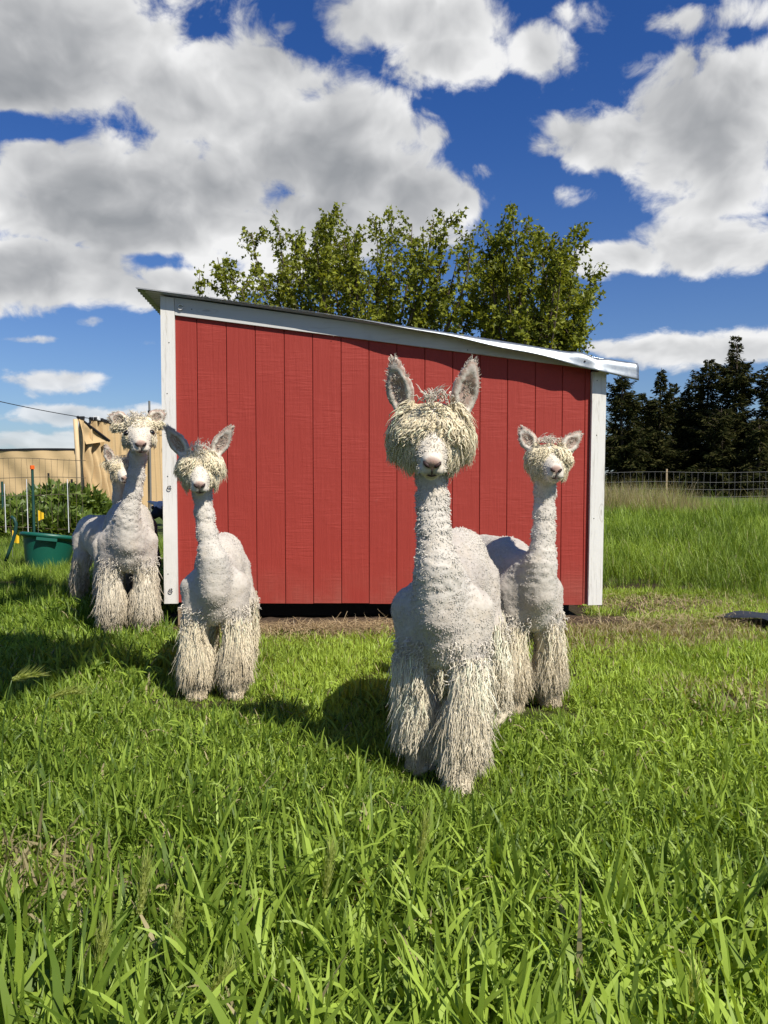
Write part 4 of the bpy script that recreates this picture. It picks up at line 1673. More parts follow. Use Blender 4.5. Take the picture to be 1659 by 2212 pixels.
    # forelock hanging over the eyes
    nf_ = int(knot_n * (.42 if fringe > .5 else .12))
    fx_ = g.uniform(-.088, .088, nf_)
    keepf = (np.abs(fx_) > face_w * .55) & ((fringe > .5) | (np.abs(fx_) > .078))
    fx_ = fx_[keepf]
    nf_ = len(fx_)
    fz_ = .042 + .030 * g.uniform(0, 1, nf_) - .9 * fx_ ** 2
    fy_ = .078 - 3.2 * fx_ ** 2 + .012 * g.uniform(-1, 1, nf_)
    p = hc + (np.stack([fx_, fy_, fz_], 1) * hs) @ HR.T
    d = (np.stack([fx_ * 5.0, np.full(nf_, .42), np.full(nf_, -.45)], 1) + g.normal(0, .10, (nf_, 3))) @ HR.T
    V, Fq, tn, sl = locks(p, d, (.026 + .036 * fringe) * hs, .0034 * hs, seed + 36, 7, 1.15, .45, 2.0, bend=(HR @ np.array([0, -.35, 0])))
    obj('forelock', mesh_np('forelock', V, Fq, True, col=col_locks(tn, CREAM * 1.0 + .02, spread=.08)), m_lock, root, kind='stuff')
    # a few stray locks standing up on the crown
    p = np.array([H(*(np.array([g.normal(0, .035), g.normal(.0, .03), .045 + puff[2] * .58]))) for _ in range(60)])
    d = np.stack([g.normal(0, .5, 60), g.normal(0, .4, 60), np.full(60, 1.0)], 1) @ HR.T
    V, Fq, tn, sl = locks(p, d, .065 * hs, .0018 * hs, seed + 40, 6, 1.2, .5, clump=.5)
    obj('crown_tuft', mesh_np('crown_tuft', V, Fq, True, col=col_locks(tn, WHITE)), m_lock, root, kind='stuff')
    # ear fringes
    P_, D_ = [], []
    for tip, ax, ctr, fw in eartip:
        n = 420
        tt = g.uniform(-.9, 1.0, n)
        sdv = np.cross(ax, fw)
        sg = g.choice([-1, 1], n)
        wdt = .040 * np.sqrt(np.clip(1 - tt ** 2, .02, 1)) * np.where(tt > 0, 1 - .55 * tt, 1) * hs
        pos = ctr + np.outer(tt * ear_len * .52 * hs, ax) + np.outer(sg * wdt * g.uniform(.5, .95, n), sdv) + np.outer(g.normal(0, .004, n) * hs, fw)
        P_.append(pos)
        D_.append(np.outer(np.clip(tt, 0, 1) + .5, ax) + np.outer(sg * .45, sdv) + np.outer(np.full(n, .15), fw) + g.normal(0, .25, (n, 3)))
        n = 50
        pos = ctr + np.outer(g.uniform(-.9, .3, n) * ear_len * .5 * hs, ax) + np.outer(g.normal(0, .012, n) * hs, sdv) + np.outer(np.full(n, .006) * hs, fw)
        P_.append(pos)
        D_.append(np.outer(np.full(n, 1.0), ax) + np.outer(np.full(n, .5), fw) + g.normal(0, .4, (n, 3)))
    V, Fq, tn, sl = locks(np.concatenate(P_), np.concatenate(D_), .017 * hs, .0011 * hs, seed + 50, 3, .2, .3)
    obj('ear_fringe', mesh_np('ear_fringe', V, Fq, True, col=col_locks(tn, WHITE)), m_lock, root, kind='stuff')

    # leg fleece, one part per leg
    for k, pts in enumerate(legaxes):
        num = int(leg_n * lockf * .8) if k < 2 else hind_n
        if num == 0:
            continue
        sx = 1 if pts[0][0] > 0 else -1
        fore = k < 2
        mid_y = -.33 * s * bl

        def w_leg(c, n):
            z = c[:, 2] / s
            zt = .455 if fore else .50
            ok = (np.sign(c[:, 0]) == sx) & ((c[:, 1] > mid_y) == fore) & (z < zt) & (z > .035) & ((np.abs(c[:, 0]) > .055 * s) | (z < .30))
            return ok * (0.6 + 0.8 * (z < .36)) + 1e-12
        p, n = sample(v2, q, N, w_leg, num, g)
        z = p[:, 2] / s
        hor = n.copy()
        hor[:, 2] = 0
        low = z < .12
        d = hor * np.where(low, .08, .09)[:, None] + np.array([0, 0, -1.0]) + g.normal(0, .05, (len(p), 3))
        low = z < .12
        ln = np.where(low, .042, np.clip((z - .085) * .95, .045, .130)) * s
        rd = np.where(low, .0026, .0029) * s
        V, Fq, tn, sl = locks(p + n * .004, d, ln, rd, seed + 60 + k, lseg, .22, .62, 1.9, .2, jit=.035, clump=.72)
        # a veil of finer fibres over the locks
        p2, n2 = sample(v2, q, N, w_leg, int(num * .35), g)
        z2 = p2[:, 2] / s
        hor2 = n2 * np.array([1, 1, 0])
        V2, F2, tn2, _ = locks(p2 + n2 * .008, hor2 * .18 + np.array([0, 0, -1.0]) + g.normal(0, .16, (len(p2), 3)), np.clip((z2 - .05) * .9, .04, .11) * s, .0013 * s, seed + 160 + k, 4, .2, .5, 1.5, .2)
        Fq = np.concatenate([Fq, F2 + len(V)])
        V = np.concatenate([V, V2])
        tn = np.concatenate([tn, tn2])
        V[:, 2] = np.maximum(V[:, 2], .008)
        obj('leg_fleece', mesh_np('leg_fleece', V, Fq, True, col=col_locks(tn, legcol, V[:, 2], .09, V)), m_lock, root, kind='stuff')
    # clipped fleece over trunk and neck
    def w_body(c, n):
        h = (c - hc) @ HR / hs
        z = c[:, 2] / s
        keep = (z > .36) & ~((np.linalg.norm(h - np.array([0, .08, 0]), axis=1) < .17) & (h[:, 1] > -.04)) & (h[:, 2] < .06)
        return keep * np.where(z > .8, 1.6, 1.0) + 1e-12
    p, n = sample(v2, q, N, w_body, fluff, g)
    nkz = np.clip((p[:, 2] / s - .74) / .08, 0, 1)[:, None]
    d = n * (.07 + .14 * nkz) + np.array([0, -.35, -.8])
    V, Fl, tn = tufts(p, d, n, (.0065 + .004 * nkz) * s, .0019 * s, seed + 80)
    zz = V[:, 2] / s
    tw = np.clip((zz - .72) / .1, 0, 1)[:, None]
    hcw = np.clip(0.5 + fbm(V * 7, 3, seed + 2) * 1.3, 0, 1)[:, None]
    c = (SHORN * (1 - hcw * .75) + np.array((0.46, 0.41, 0.36)) * hcw * .75) * (1 - tw) + np.array((0.66, 0.615, 0.54)) * tw
    lw = np.clip((.47 - zz) / .1, 0, 1)[:, None]
    c = c * (1 - lw) + legcol * lw
    c = np.clip(c * (1 + .035 * tn[:, None]), .02, .84)
    obj('clipped_fleece', mesh_np('clipped_fleece', V, Fl, False, col=c), m_lock, root, kind='stuff')
    def w_face(c, n):
        h = (c - hc) @ HR / hs
        nosey = np.linalg.norm((h - np.array([0, .205, -.042])) / np.array([.042, .05, .036]), axis=1) < 1
        nosey |= np.linalg.norm((h - np.array([0, .19, -.086])) / np.array([.045, .05, .03]), axis=1) < 1
        return ((np.linalg.norm(h - np.array([0, .08, -.03]), axis=1) < .16) & (h[:, 2] < .06) & (h[:, 1] > -.03) & ~nosey) + 1e-12
    p, n = sample(v2, q, N, w_face, int(fluff * .10), g)
    d = n * .35 + np.tile(HR @ np.array([0, -.7, -.35]), (len(p), 1))
    V, Fl, tn = tufts(p, d, n, .011 * hs, .0014 * hs, seed + 85)
    obj('face_fur', mesh_np('face_fur', V, Fl, False, col=np.clip(WHITE * .97 * (1 + .06 * tn[:, None]), .02, .84)), m_lock, root, kind='stuff')
    # curly fringe hanging at chest, belly and elbows
    def w_f(c, n):
        z = c[:, 2] / s
        return ((z > .38) & (z < .52) & (np.abs(c[:, 0]) > .04 * s)) * np.where(n[:, 2] < .2, 1.0, .1) + 1e-12
    p, n = sample(v2, q, N, w_f, int(leg_n * .35), g)
    d = n * .55 + np.array([0, 0, -.7]) + g.normal(0, .3, (len(p), 3))
    V, Fq, tn, sl = locks(p, d, .036 * s, .0026 * s, seed + 90, 6, .4, .6, 1.6)
    obj('elbow_fringe', mesh_np('elbow_fringe', V, Fq, True, col=col_locks(tn, WHITE * .97)), m_lock, root, kind='stuff')
    return root


h = at(932, 936, 2.66)
alpaca('tallest shorn white alpaca in front with a big woolly topknot', (0.208, 2.73), (-.20, -1), 1.0, h, (-.04, -1, -.36), slim=.72, chest=.94, roll=-.03, res=0.0075,
       feet=[(0.085, -.06), (-0.070, 0.10), (0.12, -0.72), (-0.16, -0.62)], ears=((0.22, 1.0), (0.18, 1.0)), ear_len=.170, ear_x=.100,
       puff=(0.168, 0.126, 0.122), knot_z=.014, face_w=.030, knot_len=.080, knot_n=2000, leg_n=2500, hind_n=900, fluff=60000, leg_r=.92, seed=3, lockf=1.9, lseg=6, neck_r=.88, legcol=np.array((.83, .755, .59)), dirty=.45)
h = at(433, 1008, 3.64)
alpaca('small shorn grey-white alpaca standing by the left shed post with straight legs', (-0.82, 3.72), (.13, -1), 0.90, h, (.20, -1, -.30), slim=.68, chest=.96, roll=.02, hscale=.98, res=0.0090,
       feet=[(0.105, 0.02), (-0.100, 0.02), (0.12, -0.70), (-0.13, -0.70)], ears=((0.58, .92), (0.60, .92)), ear_len=.165, ear_x=.078,
       puff=(0.142, 0.110, 0.080), knot_z=.022, knot_len=.070, knot_n=1300, leg_n=1700, hind_n=400, fluff=30000, leg_r=1.05, seed=13, neck_r=.80, legcol=np.array((.80, .71, .535)), dirty=.55)
h = at(300, 935, 5.05)
alpaca('big shorn alpaca at far left with both dark eyes showing and chest wool', (-1.745, 5.22), (.30, -1), 1.06, h, (.36, -1, -.16), roll=.05, hscale=1.10, res=0.0095,
       feet=[(0.098, 0.02), (-0.092, 0.02), (0.12, -0.70), (-0.12, -0.70)], ears=((.9, .30), (.7, .40)), ear_len=.085, ear_x=.07,
       puff=(0.096, 0.092, 0.062), knot_len=.040, knot_n=1000, leg_n=1400, hind_n=400, fluff=24000, leg_r=1.1, seed=23, neck_r=.85, chest=1.06, legcol=np.array((.72, .65, .52)), dirty=.7, fringe=.4, face_w=.058)
h = at(1184, 997, 3.47)
alpaca('shorn white alpaca at right looking aside, partly behind the tallest one', (0.68, 3.56), (.24, -1), 0.90, h, (.0, -1, -.02), roll=-.05, hscale=.95, res=0.0090,
       feet=[(0.115, 0.05), (-0.11, 0.0), (0.12, -0.70), (-0.12, -0.70)], ears=((0.35, .55), (0.80, .85)), ear_len=.115,
       puff=(0.136, 0.110, 0.088), knot_z=.022, knot_len=.054, knot_n=1300, leg_n=1600, hind_n=400, fluff=28000, leg_r=1.05, seed=33, neck_r=.88, legcol=np.array((.80, .71, .535)), dirty=.75)
h = at(261, 1013, 5.98)
alpaca('alpaca half hidden behind the big one at far left, one ear up', (-2.18, 6.18), (.62, -.8), 0.88, h, (.55, -1, -.25), roll=.0, hscale=.95, res=0.011,
       ears=((0.30, .95), (0.30, .95)), ear_len=.15, puff=(0.115, 0.10, 0.075), knot_len=.075, knot_n=520, leg_n=400, hind_n=420, fluff=12000, seed=43, legcol=np.array((.60, .53, .43)), dirty=.6)

# ------------------------------------------------------------------ grass
def grass_mat(name, dark, light, dry, trans=0.38):
    m = bpy.data.materials.new(name)
    m.use_nodes = True
    t = NT(m.node_tree)
    t.n.clear()
    tone = t.node('ShaderNodeAttribute', attribute_name='tone').outputs['Fac']
    patch = t.node('ShaderNodeAttribute', attribute_name='patch', attribute_type='INSTANCER').outputs['Fac']
    dryv = t.node('ShaderNodeAttribute', attribute_name='dry', attribute_type='INSTANCER').outputs['Fac']
    f = t.math('ADD', t.math('MULTIPLY', tone, 0.75), t.math('MULTIPLY', t.math('SUBTRACT', patch, .5), 0.5), clamp=True)
    c = t.mix(f, dark, light)
    c = t.mix(t.maprange(tone, .982, .988), c, dry)                # the odd dead blade
    dsel = t.math('LESS_THAN', t.math('FRACT', t.math('MULTIPLY', tone, 37.7)), dryv)
    c = t.mix(dsel, c, t.mix(tone, tuple(x * .65 for x in dry), dry))
    d = t.node('ShaderNodeBsdfDiffuse')
    tr = t.node('ShaderNodeBsdfTranslucent')
    gl = t.node('ShaderNodeBsdfGlossy')
    gl.inputs['Roughness'].default_value = 0.5
    t.put(d.inputs['Color'], c)
    t.put(tr.inputs['Color'], t.mix(1.0, c, (1.25, 1.15, 0.5, 1), 'MULTIPLY'))
    m1 = t.node('ShaderNodeMixShader')
    m1.inputs[0].default_value = trans
    t.l.new(d.outputs[0], m1.inputs[1])
    t.l.new(tr.outputs[0], m1.inputs[2])
    m2 = t.node('ShaderNodeMixShader')
    m2.inputs[0].default_value = 0.02
    t.l.new(m1.outputs[0], m2.inputs[1])
    t.l.new(gl.outputs[0], m2.inputs[2])
    o = t.node('ShaderNodeOutputMaterial')
    t.l.new(m2.outputs[0], o.inputs[0])
    return m


m_grass = grass_mat('grass_blades', (0.085, 0.150, 0.013), (0.465, 0.620, 0.090), (0.46, 0.39, 0.21))


def clump_mesh(name, seed, n, length, width, spread, lean, curl, seg):
    g = np.random.default_rng(seed)
    V, Fq, T = [], [], []
    cnt = 0
    for b in range(n):
        az = g.uniform(0, 2 * math.pi)
        L = length * g.uniform(0.45, 1.2)
        w = width * g.uniform(0.6, 1.3)
        r = spread * math.sqrt(g.uniform())
        a2 = g.uniform(0, 2 * math.pi)
        p = np.array([r * math.cos(a2), r * math.sin(a2), -0.005])
        th = abs(g.normal(0, lean)) + 0.05
        cu = abs(g.normal(0, curl)) * (1.8 if g.uniform() < .25 else 1.0)
        hd = np.array([math.cos(az), math.sin(az), 0])
        sd = np.array([-hd[1], hd[0], 0])
        tw = g.normal(0, .7)
        tone = g.uniform(0, 1)
        for k in range(seg + 1):
            s = k / seg
            wd = w * (min(1.0, .55 + s * 2.2)) * (1 - s ** 2.2) * .5 + w * .02
            tl = tw * s
            dirn = hd * math.sin(th) + np.array([0, 0, math.cos(th)])
            nr = np.cross(sd, dirn)
            sv = sd * math.cos(tl) + nr * math.sin(tl)
            V += [p - sv * wd, p + sv * wd]
            if k < seg:
                Fq.append([cnt + 2 * k, cnt + 2 * k + 1, cnt + 2 * k + 3, cnt + 2 * k + 2])
            p = p + dirn * L / seg
            th = min(th + cu / seg * (0.4 + 1.6 * s), 2.5)
            T += [tone, tone]
        cnt += 2 * (seg + 1)
    me = mesh_np(name, np.array(V), np.array(Fq), True, tone=T)
    me.materials.append(m_grass)
    return me


def variants(tagname, num, **kw):
    col = bpy.data.collections.new(tagname)
    for k in range(num):
        o = bpy.data.objects.new('%s_%02d' % (tagname, k), clump_mesh('%s_%02d' % (tagname, k), hash_seed(tagname) + k, **kw))
        col.objects.link(o)
    return col


def hash_seed(sx):
    return sum(ord(c) * (i + 3) for i, c in enumerate(sx)) % 9999


def scatter(name, col, nvar, pts, scl, patch, dry, label, cat, seed, tilt=.12):
    g = np.random.default_rng(seed)
    n = len(pts)
    me = bpy.data.meshes.new(name)
    me.vertices.add(n)
    me.vertices.foreach_set('co', np.asarray(pts, np.float32).ravel())
    rot = np.stack([g.normal(0, tilt, n), g.normal(0, tilt, n), g.uniform(0, 6.283, n)], 1).astype(np.float32)
    for nm, typ, arr in (('rot', 'FLOAT_VECTOR', rot), ('scl', 'FLOAT', scl), ('patch', 'FLOAT', patch), ('dry', 'FLOAT', dry)):
        a = me.attributes.new(nm, typ, 'POINT')
        a.data.foreach_set('vector' if typ == 'FLOAT_VECTOR' else 'value', np.asarray(arr, np.float32).ravel())
    a = me.attributes.new('vid', 'INT', 'POINT')
    a.data.foreach_set('value', g.integers(0, nvar, n).astype(np.int32))
    o = obj(name, me, None, label=label, cat=cat, kind='stuff')
    ng = bpy.data.node_groups.new(name + '_scatter', 'GeometryNodeTree')
    ng.interface.new_socket('Geometry', in_out='INPUT', socket_type='NodeSocketGeometry')
    ng.interface.new_socket('Geometry', in_out='OUTPUT', socket_type='NodeSocketGeometry')
    gi, go = ng.nodes.new('NodeGroupInput'), ng.nodes.new('NodeGroupOutput')
    ci = ng.nodes.new('GeometryNodeCollectionInfo')
    ci.inputs['Collection'].default_value = col
    ci.inputs['Separate Children'].default_value = True
    ci.inputs['Reset Children'].default_value = True
    ip = ng.nodes.new('GeometryNodeInstanceOnPoints')
    ip.inputs['Pick Instance'].default_value = True

    def na(nm, typ):
        x = ng.nodes.new('GeometryNodeInputNamedAttribute')
        x.data_type = typ
        x.inputs['Name'].default_value = nm
        return x.outputs['Attribute']
    ng.links.new(gi.outputs[0], ip.inputs['Points'])
    ng.links.new(ci.outputs[0], ip.inputs['Instance'])
    ng.links.new(na('vid', 'INT'), ip.inputs['Instance Index'])
    ng.links.new(na('rot', 'FLOAT_VECTOR'), ip.inputs['Rotation'])
    ng.links.new(na('scl', 'FLOAT'), ip.inputs['Scale'])
    ng.links.new(ip.outputs[0], go.inputs[0])
    md = o.modifiers.new('scatter', 'NODES')
    md.node_group = ng
    return o


def nz2(p, f, seed):
    return fbm(np.stack([p[:, 0] * f, p[:, 1] * f, np.zeros(len(p))], 1), 3, seed)


def ell_mask(p, c, r, ragged=.5, seed=77):
    d = np.sqrt(((p[:, 0] - c[0]) / r[0]) ** 2 + ((p[:, 1] - c[1]) / r[1]) ** 2) + ragged * nz2(p, 4.0, seed)
    return d < 1


def shed_uvw(p):
    dx, dy = p[:, 0] - SH_O.x, p[:, 1] - SH_O.y
    return dx * math.cos(SH_A) + dy * math.sin(SH_A), -dx * math.sin(SH_A) + dy * math.cos(SH_A)


def field(n, x0, x1, y0, y1, seed, halfw=None):
    g = np.random.default_rng(seed)
    p = np.stack([g.uniform(x0, x1, n), g.uniform(y0, y1, n), np.zeros(n)], 1)
    if halfw:
        p = p[np.abs(p[:, 0]) < 0.5 * p[:, 1] + halfw]
    u, v = shed_uvw(p)
    under = (u > -.16) & (u < U1 + .12) & (v > -.03) & (v < SHED_D + .05)
    bank = (u > -.05) & (u < U1 + .35) & (v > -.24 + .10 * nz2(p, 5, 3)) & (v < .2)
    soil = ell_mask(p, (2.15, 6.45), (.75, .45)) | ell_mask(p, (1.62, 3.70), (.17, .13)) | ell_mask(p, (-3.7, 7.4), (.8, .5))
    sheet = (p[:, 0] > 2.62) & (p[:, 1] > 4.95) & (p[:, 1] < 5.85)
    tubm = ell_mask(p, (tub.location.x, tub.location.y), (.24, .24), 0)
    soil &= np.random.default_rng(seed + 1).uniform(0, 1, len(p)) < .72
    return p[~(under | bank | soil | sheet | tubm)]


def dryness(p):
    d = .004 + .05 * np.clip(nz2(p, 1.6, 15), 0, 1)
    u, v = shed_uvw(p)
    d += .75 * np.exp(-((v + .33) / .16) ** 2) * ((u > .5) & (u < U1 + .5))
    for c, r, a in (((2.1, 5.35), (1.1, .42), .75), ((2.5, 6.3), (1.1, .55), .35), ((-.95, 1.95), (.36, .18), .55), ((1.75, 3.6), (.5, .45), .4), ((1.4, 4.9), (.9, .25), .4)):
        d += a * np.clip(1.3 - np.sqrt(((p[:, 0] - c[0]) / r[0]) ** 2 + ((p[:, 1] - c[1]) / r[1]) ** 2) + .6 * nz2(p, 4, 8), 0, 1)
    return np.clip(d, 0, .95)


NV = 12
c_tall = variants('tall_grass', NV, n=14, length=.21, width=.0145, spread=.055, lean=.55, curl=1.9, seg=7)
c_mid = variants('mid_grass', NV, n=18, length=.105, width=.0090, spread=.055, lean=.55, curl=1.6, seg=5)
c_short = variants('short_grass', NV, n=20, length=.060, width=.0062, spread=.055, lean=.55, curl=.8, seg=4)
c_field = variants('field_grass', NV, n=22, length=.34, width=.0085, spread=.12, lean=.30, curl=.8, seg=5)
c_hay = variants('hay_grass', NV, n=26, length=.62, width=.0050, spread=.14, lean=.22, curl=.45, seg=5)


def grow(name, col, p, s0, label, seed, tallf=.35, tilt=.14, dryadd=0.0, zoff=0.0, lush=0.0):
    s = s0 * (1 + tallf * nz2(p, 1.4, seed)) * np.random.default_rng(seed).uniform(.75, 1.25, len(p))
    for fx_, fy_ in ((.12, 2.68), (.27, 2.56), (-.92, 3.62), (-.74, 3.62), (.62, 3.45), (.80, 3.42)):   # pressed down where the animals stand
        s = s * (1 - .5 * np.exp(-((p[:, 0] - fx_) ** 2 + (p[:, 1] - fy_) ** 2) / .045))
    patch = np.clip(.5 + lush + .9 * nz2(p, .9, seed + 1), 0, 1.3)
    p = p.copy()
    p[:, 2] = zoff
    scatter(name, col, NV, p, s, patch, np.clip(dryness(p) + dryadd, 0, .98), label, 'grass', seed, tilt)


# long grass in the foreground, thinning towards the animals
p = field(7000, -2.8, 2.8, .55, 2.7, 101, .9)
g = np.random.default_rng(5)
keep = g.uniform(0, 1, len(p)) < np.clip((2.6 - p[:, 1]) / 1.1, 0, 1) * np.where(ell_mask(p, (-.95, 1.95), (.40, .22)), .15, 1)
p = p[keep]
sc = np.clip(1.10 - .55 * np.clip((p[:, 1] - 1.2) / 1.3, 0, 1), .4, 1.3) * np.where(p[:, 0] > .9 + .2 * p[:, 1], .75, 1.0)
grow('long_grass', c_tall, p, sc, 'long broad-bladed green grass in the foreground', 201, .35, .16)
p = field(12000, -3.4, 3.4, .6, 3.9, 102, .9)
grow('middle_grass', c_mid, p[g.uniform(0, 1, len(p)) < np.clip((3.8 - p[:, 1]) / 1.2, .0, 1)], 1.0, 'ankle-high green grass around the nearest alpaca', 202)
p = field(34000, -6.0, 6.0, 1.4, 7.2, 103, .9)
grow('short_grass', c_short, p, 1.0, 'short lawn-like grass in front of the shed', 203, lush=.55)
# taller tussocks round the left animals and at the left edge, blades coloured darker in place of shade
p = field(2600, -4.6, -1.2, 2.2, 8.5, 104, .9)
grow('left_grass', c_mid, p, 1.15, 'lush grass around the left alpacas, its colour darkened to stand for shade', 204, .5, lush=-.45)
# the field right of and behind the shed
p = field(16000, 1.5, 16.0, 6.3, 21.0, 105, 1.5)
p = p[(p[:, 0] > 1.6) & ~ell_mask(p, (2.3, 6.6), (1.0, .7))]
grow('right_field_grass', c_field, p, np.clip(.55 + (p[:, 1] - 6.5) * .10, .5, 1.35), 'tall green meadow grass in the right field', 205, .3, .1)
p = field(6000, -11.0, -1.8, 6.6, 13.0, 106, 1.5)
grow('left_field_grass', c_field, p, .42, 'rough grass between the tub and the garden', 206, .3, .15)
p = field(3800, 4.0, 16.0, 16.0, 20.5, 107, 1.5)
p = p[g.uniform(0, 1, len(p)) < np.where(p[:, 0] < 6.9, .9, .05)]
grow('dry_tall_grass', c_hay, p, 1.25, 'tall dry pale grass along the far right fence', 207, .3, .08, .9)

# ------------------------------------------------------------------ straw litter on the soil
m_straw = leaf_mat('straw', (0.28, 0.20, 0.10), (0.58, 0.46, 0.27), .1)
n = 2600
uu = np.concatenate([g.normal(1.35, .55, 1700), g.uniform(0.1, U1 + 1.3, 900), g.normal(U1 + .75, .45, 700)])
vv = np.concatenate([g.normal(-.30, .06, 1700), g.normal(-.30, .13, 900), g.normal(.55, .32, 700)])
ok = (vv < -.10) | (uu > U1 + .15)
uu, vv = uu[ok], vv[ok]
n = len(uu)
hz_ = .03 + .035 * np.exp(-((vv + .22) / .14) ** 2) * g.uniform(.2, 1.2, n)
c0 = np.stack([SH_O.x + uu * math.cos(SH_A) - vv * math.sin(SH_A), SH_O.y + uu * math.sin(SH_A) + vv * math.cos(SH_A), hz_], 1)
d = np.stack([g.normal(0, 1, n), g.normal(0, 1, n), g.normal(0, .25, n)], 1)
d /= np.linalg.norm(d, axis=1)[:, None]
L = g.uniform(.03, .11, n)[:, None]
sd = np.cross(d, [0, 0, 1.0])
w = .0018
V = np.stack([c0 - d * L - sd * w, c0 - d * L + sd * w, c0 + sd * w + [0, 0, .012], c0 - sd * w + [0, 0, .012], c0 + d * L], 1).reshape(-1, 3)
o_ = np.arange(n)[:, None] * 5
obj('straw_litter', mesh_np('straw_litter', V, [o_ + np.array([[0, 1, 2, 3]]), o_ + np.array([[3, 2, 4]])], False, tone=np.repeat(g.uniform(0, 1, n), 5)), m_straw,
    label='dry straw scattered on the soil below the shed wall', cat='straw', kind='stuff')

# ------------------------------------------------------------------ wild barley ears standing out of the grass
m_ear = leaf_mat('barley_ear', (0.36, 0.44, 0.09), (0.62, 0.66, 0.22), .5)
m_stem = leaf_mat('barley_stem', (0.07, 0.13, 0.02), (0.12, 0.19, 0.035), .3)
EARS = [((300, 1880), 1.62, .34, 'feathery green barley ear standing in the lower left foreground'),
        ((206, 2030), 1.45, .26, 'short barley ear left of the feathery one'),
        ((366, 1985), 1.5, .24, 'slim yellow-green barley ear leaning right of the feathery one'),
        ((430, 2085), 1.38, .27, 'drooping barley ear near the bottom edge, left of centre'),
        ((700, 1850), 1.72, .30, 'tall pale barley ear in the middle foreground'),
        ((905, 1785), 1.9, .26, 'yellow-green barley ear below the tallest alpaca'),
        ((1480, 2130), 1.3, .28, 'barley ear near the bottom right corner'),
        ((25, 1450), 2.5, .30, 'nodding barley ear at the left edge'),
        ((105, 1487), 2.45, .28, 'barley ear bent sideways near the left edge')]
for k, ((px, py), Y, L, lb) in enumerate(EARS):
    gg = np.random.default_rng(300 + k)
    tip = at(px, py, Y)
    nod = 1.2 if k in (7, 8) else (.5 if k == 3 else .15)
    root = empty('barley_stalk', (tip.x - .03, Y, 0), label=lb, cat='barley', group='wild barley ears in the grass')
    top = np.array([.03, 0, tip.z - (.03 if nod > 1 else .10)])
    pth = bez(np.zeros(3), np.array([-.02, 0, top[2] * .4]), np.array([.0, 0, top[2] * .8]), top, 8)
    q = MB()
    q.tube(pth, .0022, 5)
    st = q.mesh('stalk', True, tone=None)
    at_ = st.attributes.new('tone', 'FLOAT', 'POINT')
    obj('stalk', st, m_stem, root)
    dr = np.array([math.sin(nod) * (1 if k != 7 else .8), 0, math.cos(nod)])
    ax_p = top + np.outer(np.linspace(0, .105, 14), dr) + np.outer(np.linspace(0, 1, 14) ** 2 * -.02 * nod, [0, 0, 1])
    V, F, T = [], [], []
    for i in range(14):
        for j in range(5):
            az = j * 1.257 + i * .6
            s1 = np.cross(dr, [math.cos(az), math.sin(az), .3])
            s1 /= np.linalg.norm(s1)
            for (ln, wd, sp) in ((.018, .0042, .35), (.060, .0012, .30)):
                d_ = dr + s1 * sp + gg.normal(0, .06, 3)
                d_ /= np.linalg.norm(d_)
                b_ = ax_p[i]
                o2 = np.cross(d_, s1) * wd
                m = len(V)
                V += [b_, b_ + d_ * ln * .4 + o2 + s1 * wd, b_ + d_ * ln, b_ + d_ * ln * .4 - o2 + s1 * wd]
                F.append([m, m + 1, m + 2, m + 3])
                T += [gg.uniform()] * 4
    obj('ear', mesh_np('ear', np.array(V), np.array(F), False, tone=T), m_ear, root)

# feathery weed at the bottom left corner
m_fern = leaf_mat('feathery_weed', (0.09, 0.17, 0.025), (0.20, 0.30, 0.06), .4)
wd_ = gnd(255, 2212)
root = empty('feathery_weed', (-.50, 1.40, 0), label='low feathery light green weed at the bottom left edge', cat='plant')
gg = np.random.default_rng(66)
V, F, T = [], [], []
for k in range(46):
    az = gg.uniform(0, 6.28)
    ln = gg.uniform(.10, .20)
    d_ = np.array([math.cos(az) * .8, math.sin(az) * .8, gg.uniform(.5, 1.2)])
    d_ /= np.linalg.norm(d_)
    b_ = np.array([gg.normal(0, .08), gg.normal(0, .04), 0.06])
    for i in range(26):
        s_ = i / 26
        p_ = b_ + d_ * ln * s_ + np.array([0, 0, -.05 * s_ ** 2])
        for j in range(3):
            e_ = gg.normal(0, 1, 3)
            e_ /= np.linalg.norm(e_)
            e_ = (e_ + d_ * .7) * .022 * (1.1 - s_)
            w_ = np.cross(e_, d_) * .12
            m = len(V)
            V += [p_, p_ + e_ * .6 + w_, p_ + e_]
            F.append([m, m + 1, m + 2])
            T += [gg.uniform()] * 3
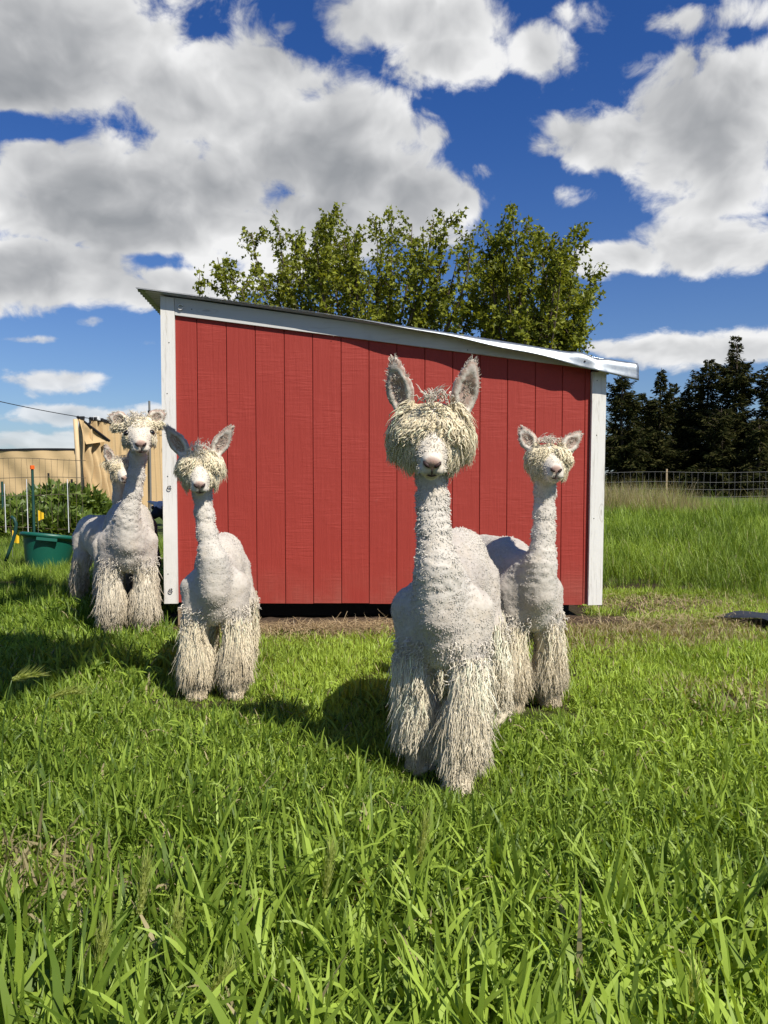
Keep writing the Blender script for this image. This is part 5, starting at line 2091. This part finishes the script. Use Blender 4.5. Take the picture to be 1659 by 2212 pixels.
obj('fronds', mesh_np('fronds', np.array(V), np.array(F), False, tone=T), m_fern, root, kind='stuff')

# ------------------------------------------------------------------ black and white animal resting behind the shed corner
m_blackfur = simple('black_fur', (0.012, 0.011, 0.011), 0.7)
m_whitefur = simple('white_fur', (0.66, 0.64, 0.60), 0.85)
pc = at(347, 1098, 8.6)
root = empty('calf', (pc.x, 8.6, 0), 0.0, label='black and white calf face peeking out past the left shed post', cat='calf')
B = SDF((-.2, -.3, -.01), (.75, .75, 1.0), .014)
zc_ = pc.z
B.cone((.30, .25, .42), (.38, .58, .42), .19, .19, .05)
B.cone((.22, .18, .50), (.03, .0, zc_ - .02), .11, .085, .04)
B.ell((0, -.02, zc_), (.075, .09, .085), None, .03)
B.cone((0, -.05, zc_ - .02), (-.03, -.15, zc_ - .07), .065, .045, .03)
B.cone((-.06, .02, zc_ + .05), (-.15, .03, zc_ + .075), .030, .012, .02)
B.cone((.07, .02, zc_ + .05), (.16, .03, zc_ + .075), .030, .012, .02)
for x_, y_ in ((.22, .2), (.42, .2), (.25, .6), (.45, .6)):
    B.cone((x_, y_, .36), (x_, y_, .03), .06, .035, .03)
v, q_ = surface_nets(B.F, B.lo, B.h)
cc = np.where((fbm(v * 5.0, 2, 3) > -.05)[:, None], np.array([[.66, .64, .60]]), np.array([[.012, .011, .011]]))
m_calf, t, bs = material('piebald_fur')
t.put(bs.inputs['Base Color'], t.node('ShaderNodeVertexColor', layer_name='Col').outputs['Color'])
bs.inputs['Roughness'].default_value = .8
near_ear = (v[:, 0] < -.05) & (v[:, 2] > zc_ + .02)
cc[near_ear] = (.66, .64, .60)
dark = np.linalg.norm(v - np.array([-.03, -.12, zc_ - .06]), axis=1) < .085
cc[dark] = (.012, .011, .011)
obj('body', mesh_np('body', v, q_, True, col=cc), m_calf, root)
for sx in (-1, 1):
    mb = MB()
    mb.ball((0, 0, 0), .022, 10, 7)
    e = mb.build('eye', m_eye, root, smooth=True)
    e.location = (sx * .055 - .005, -.085, zc_ + .012)
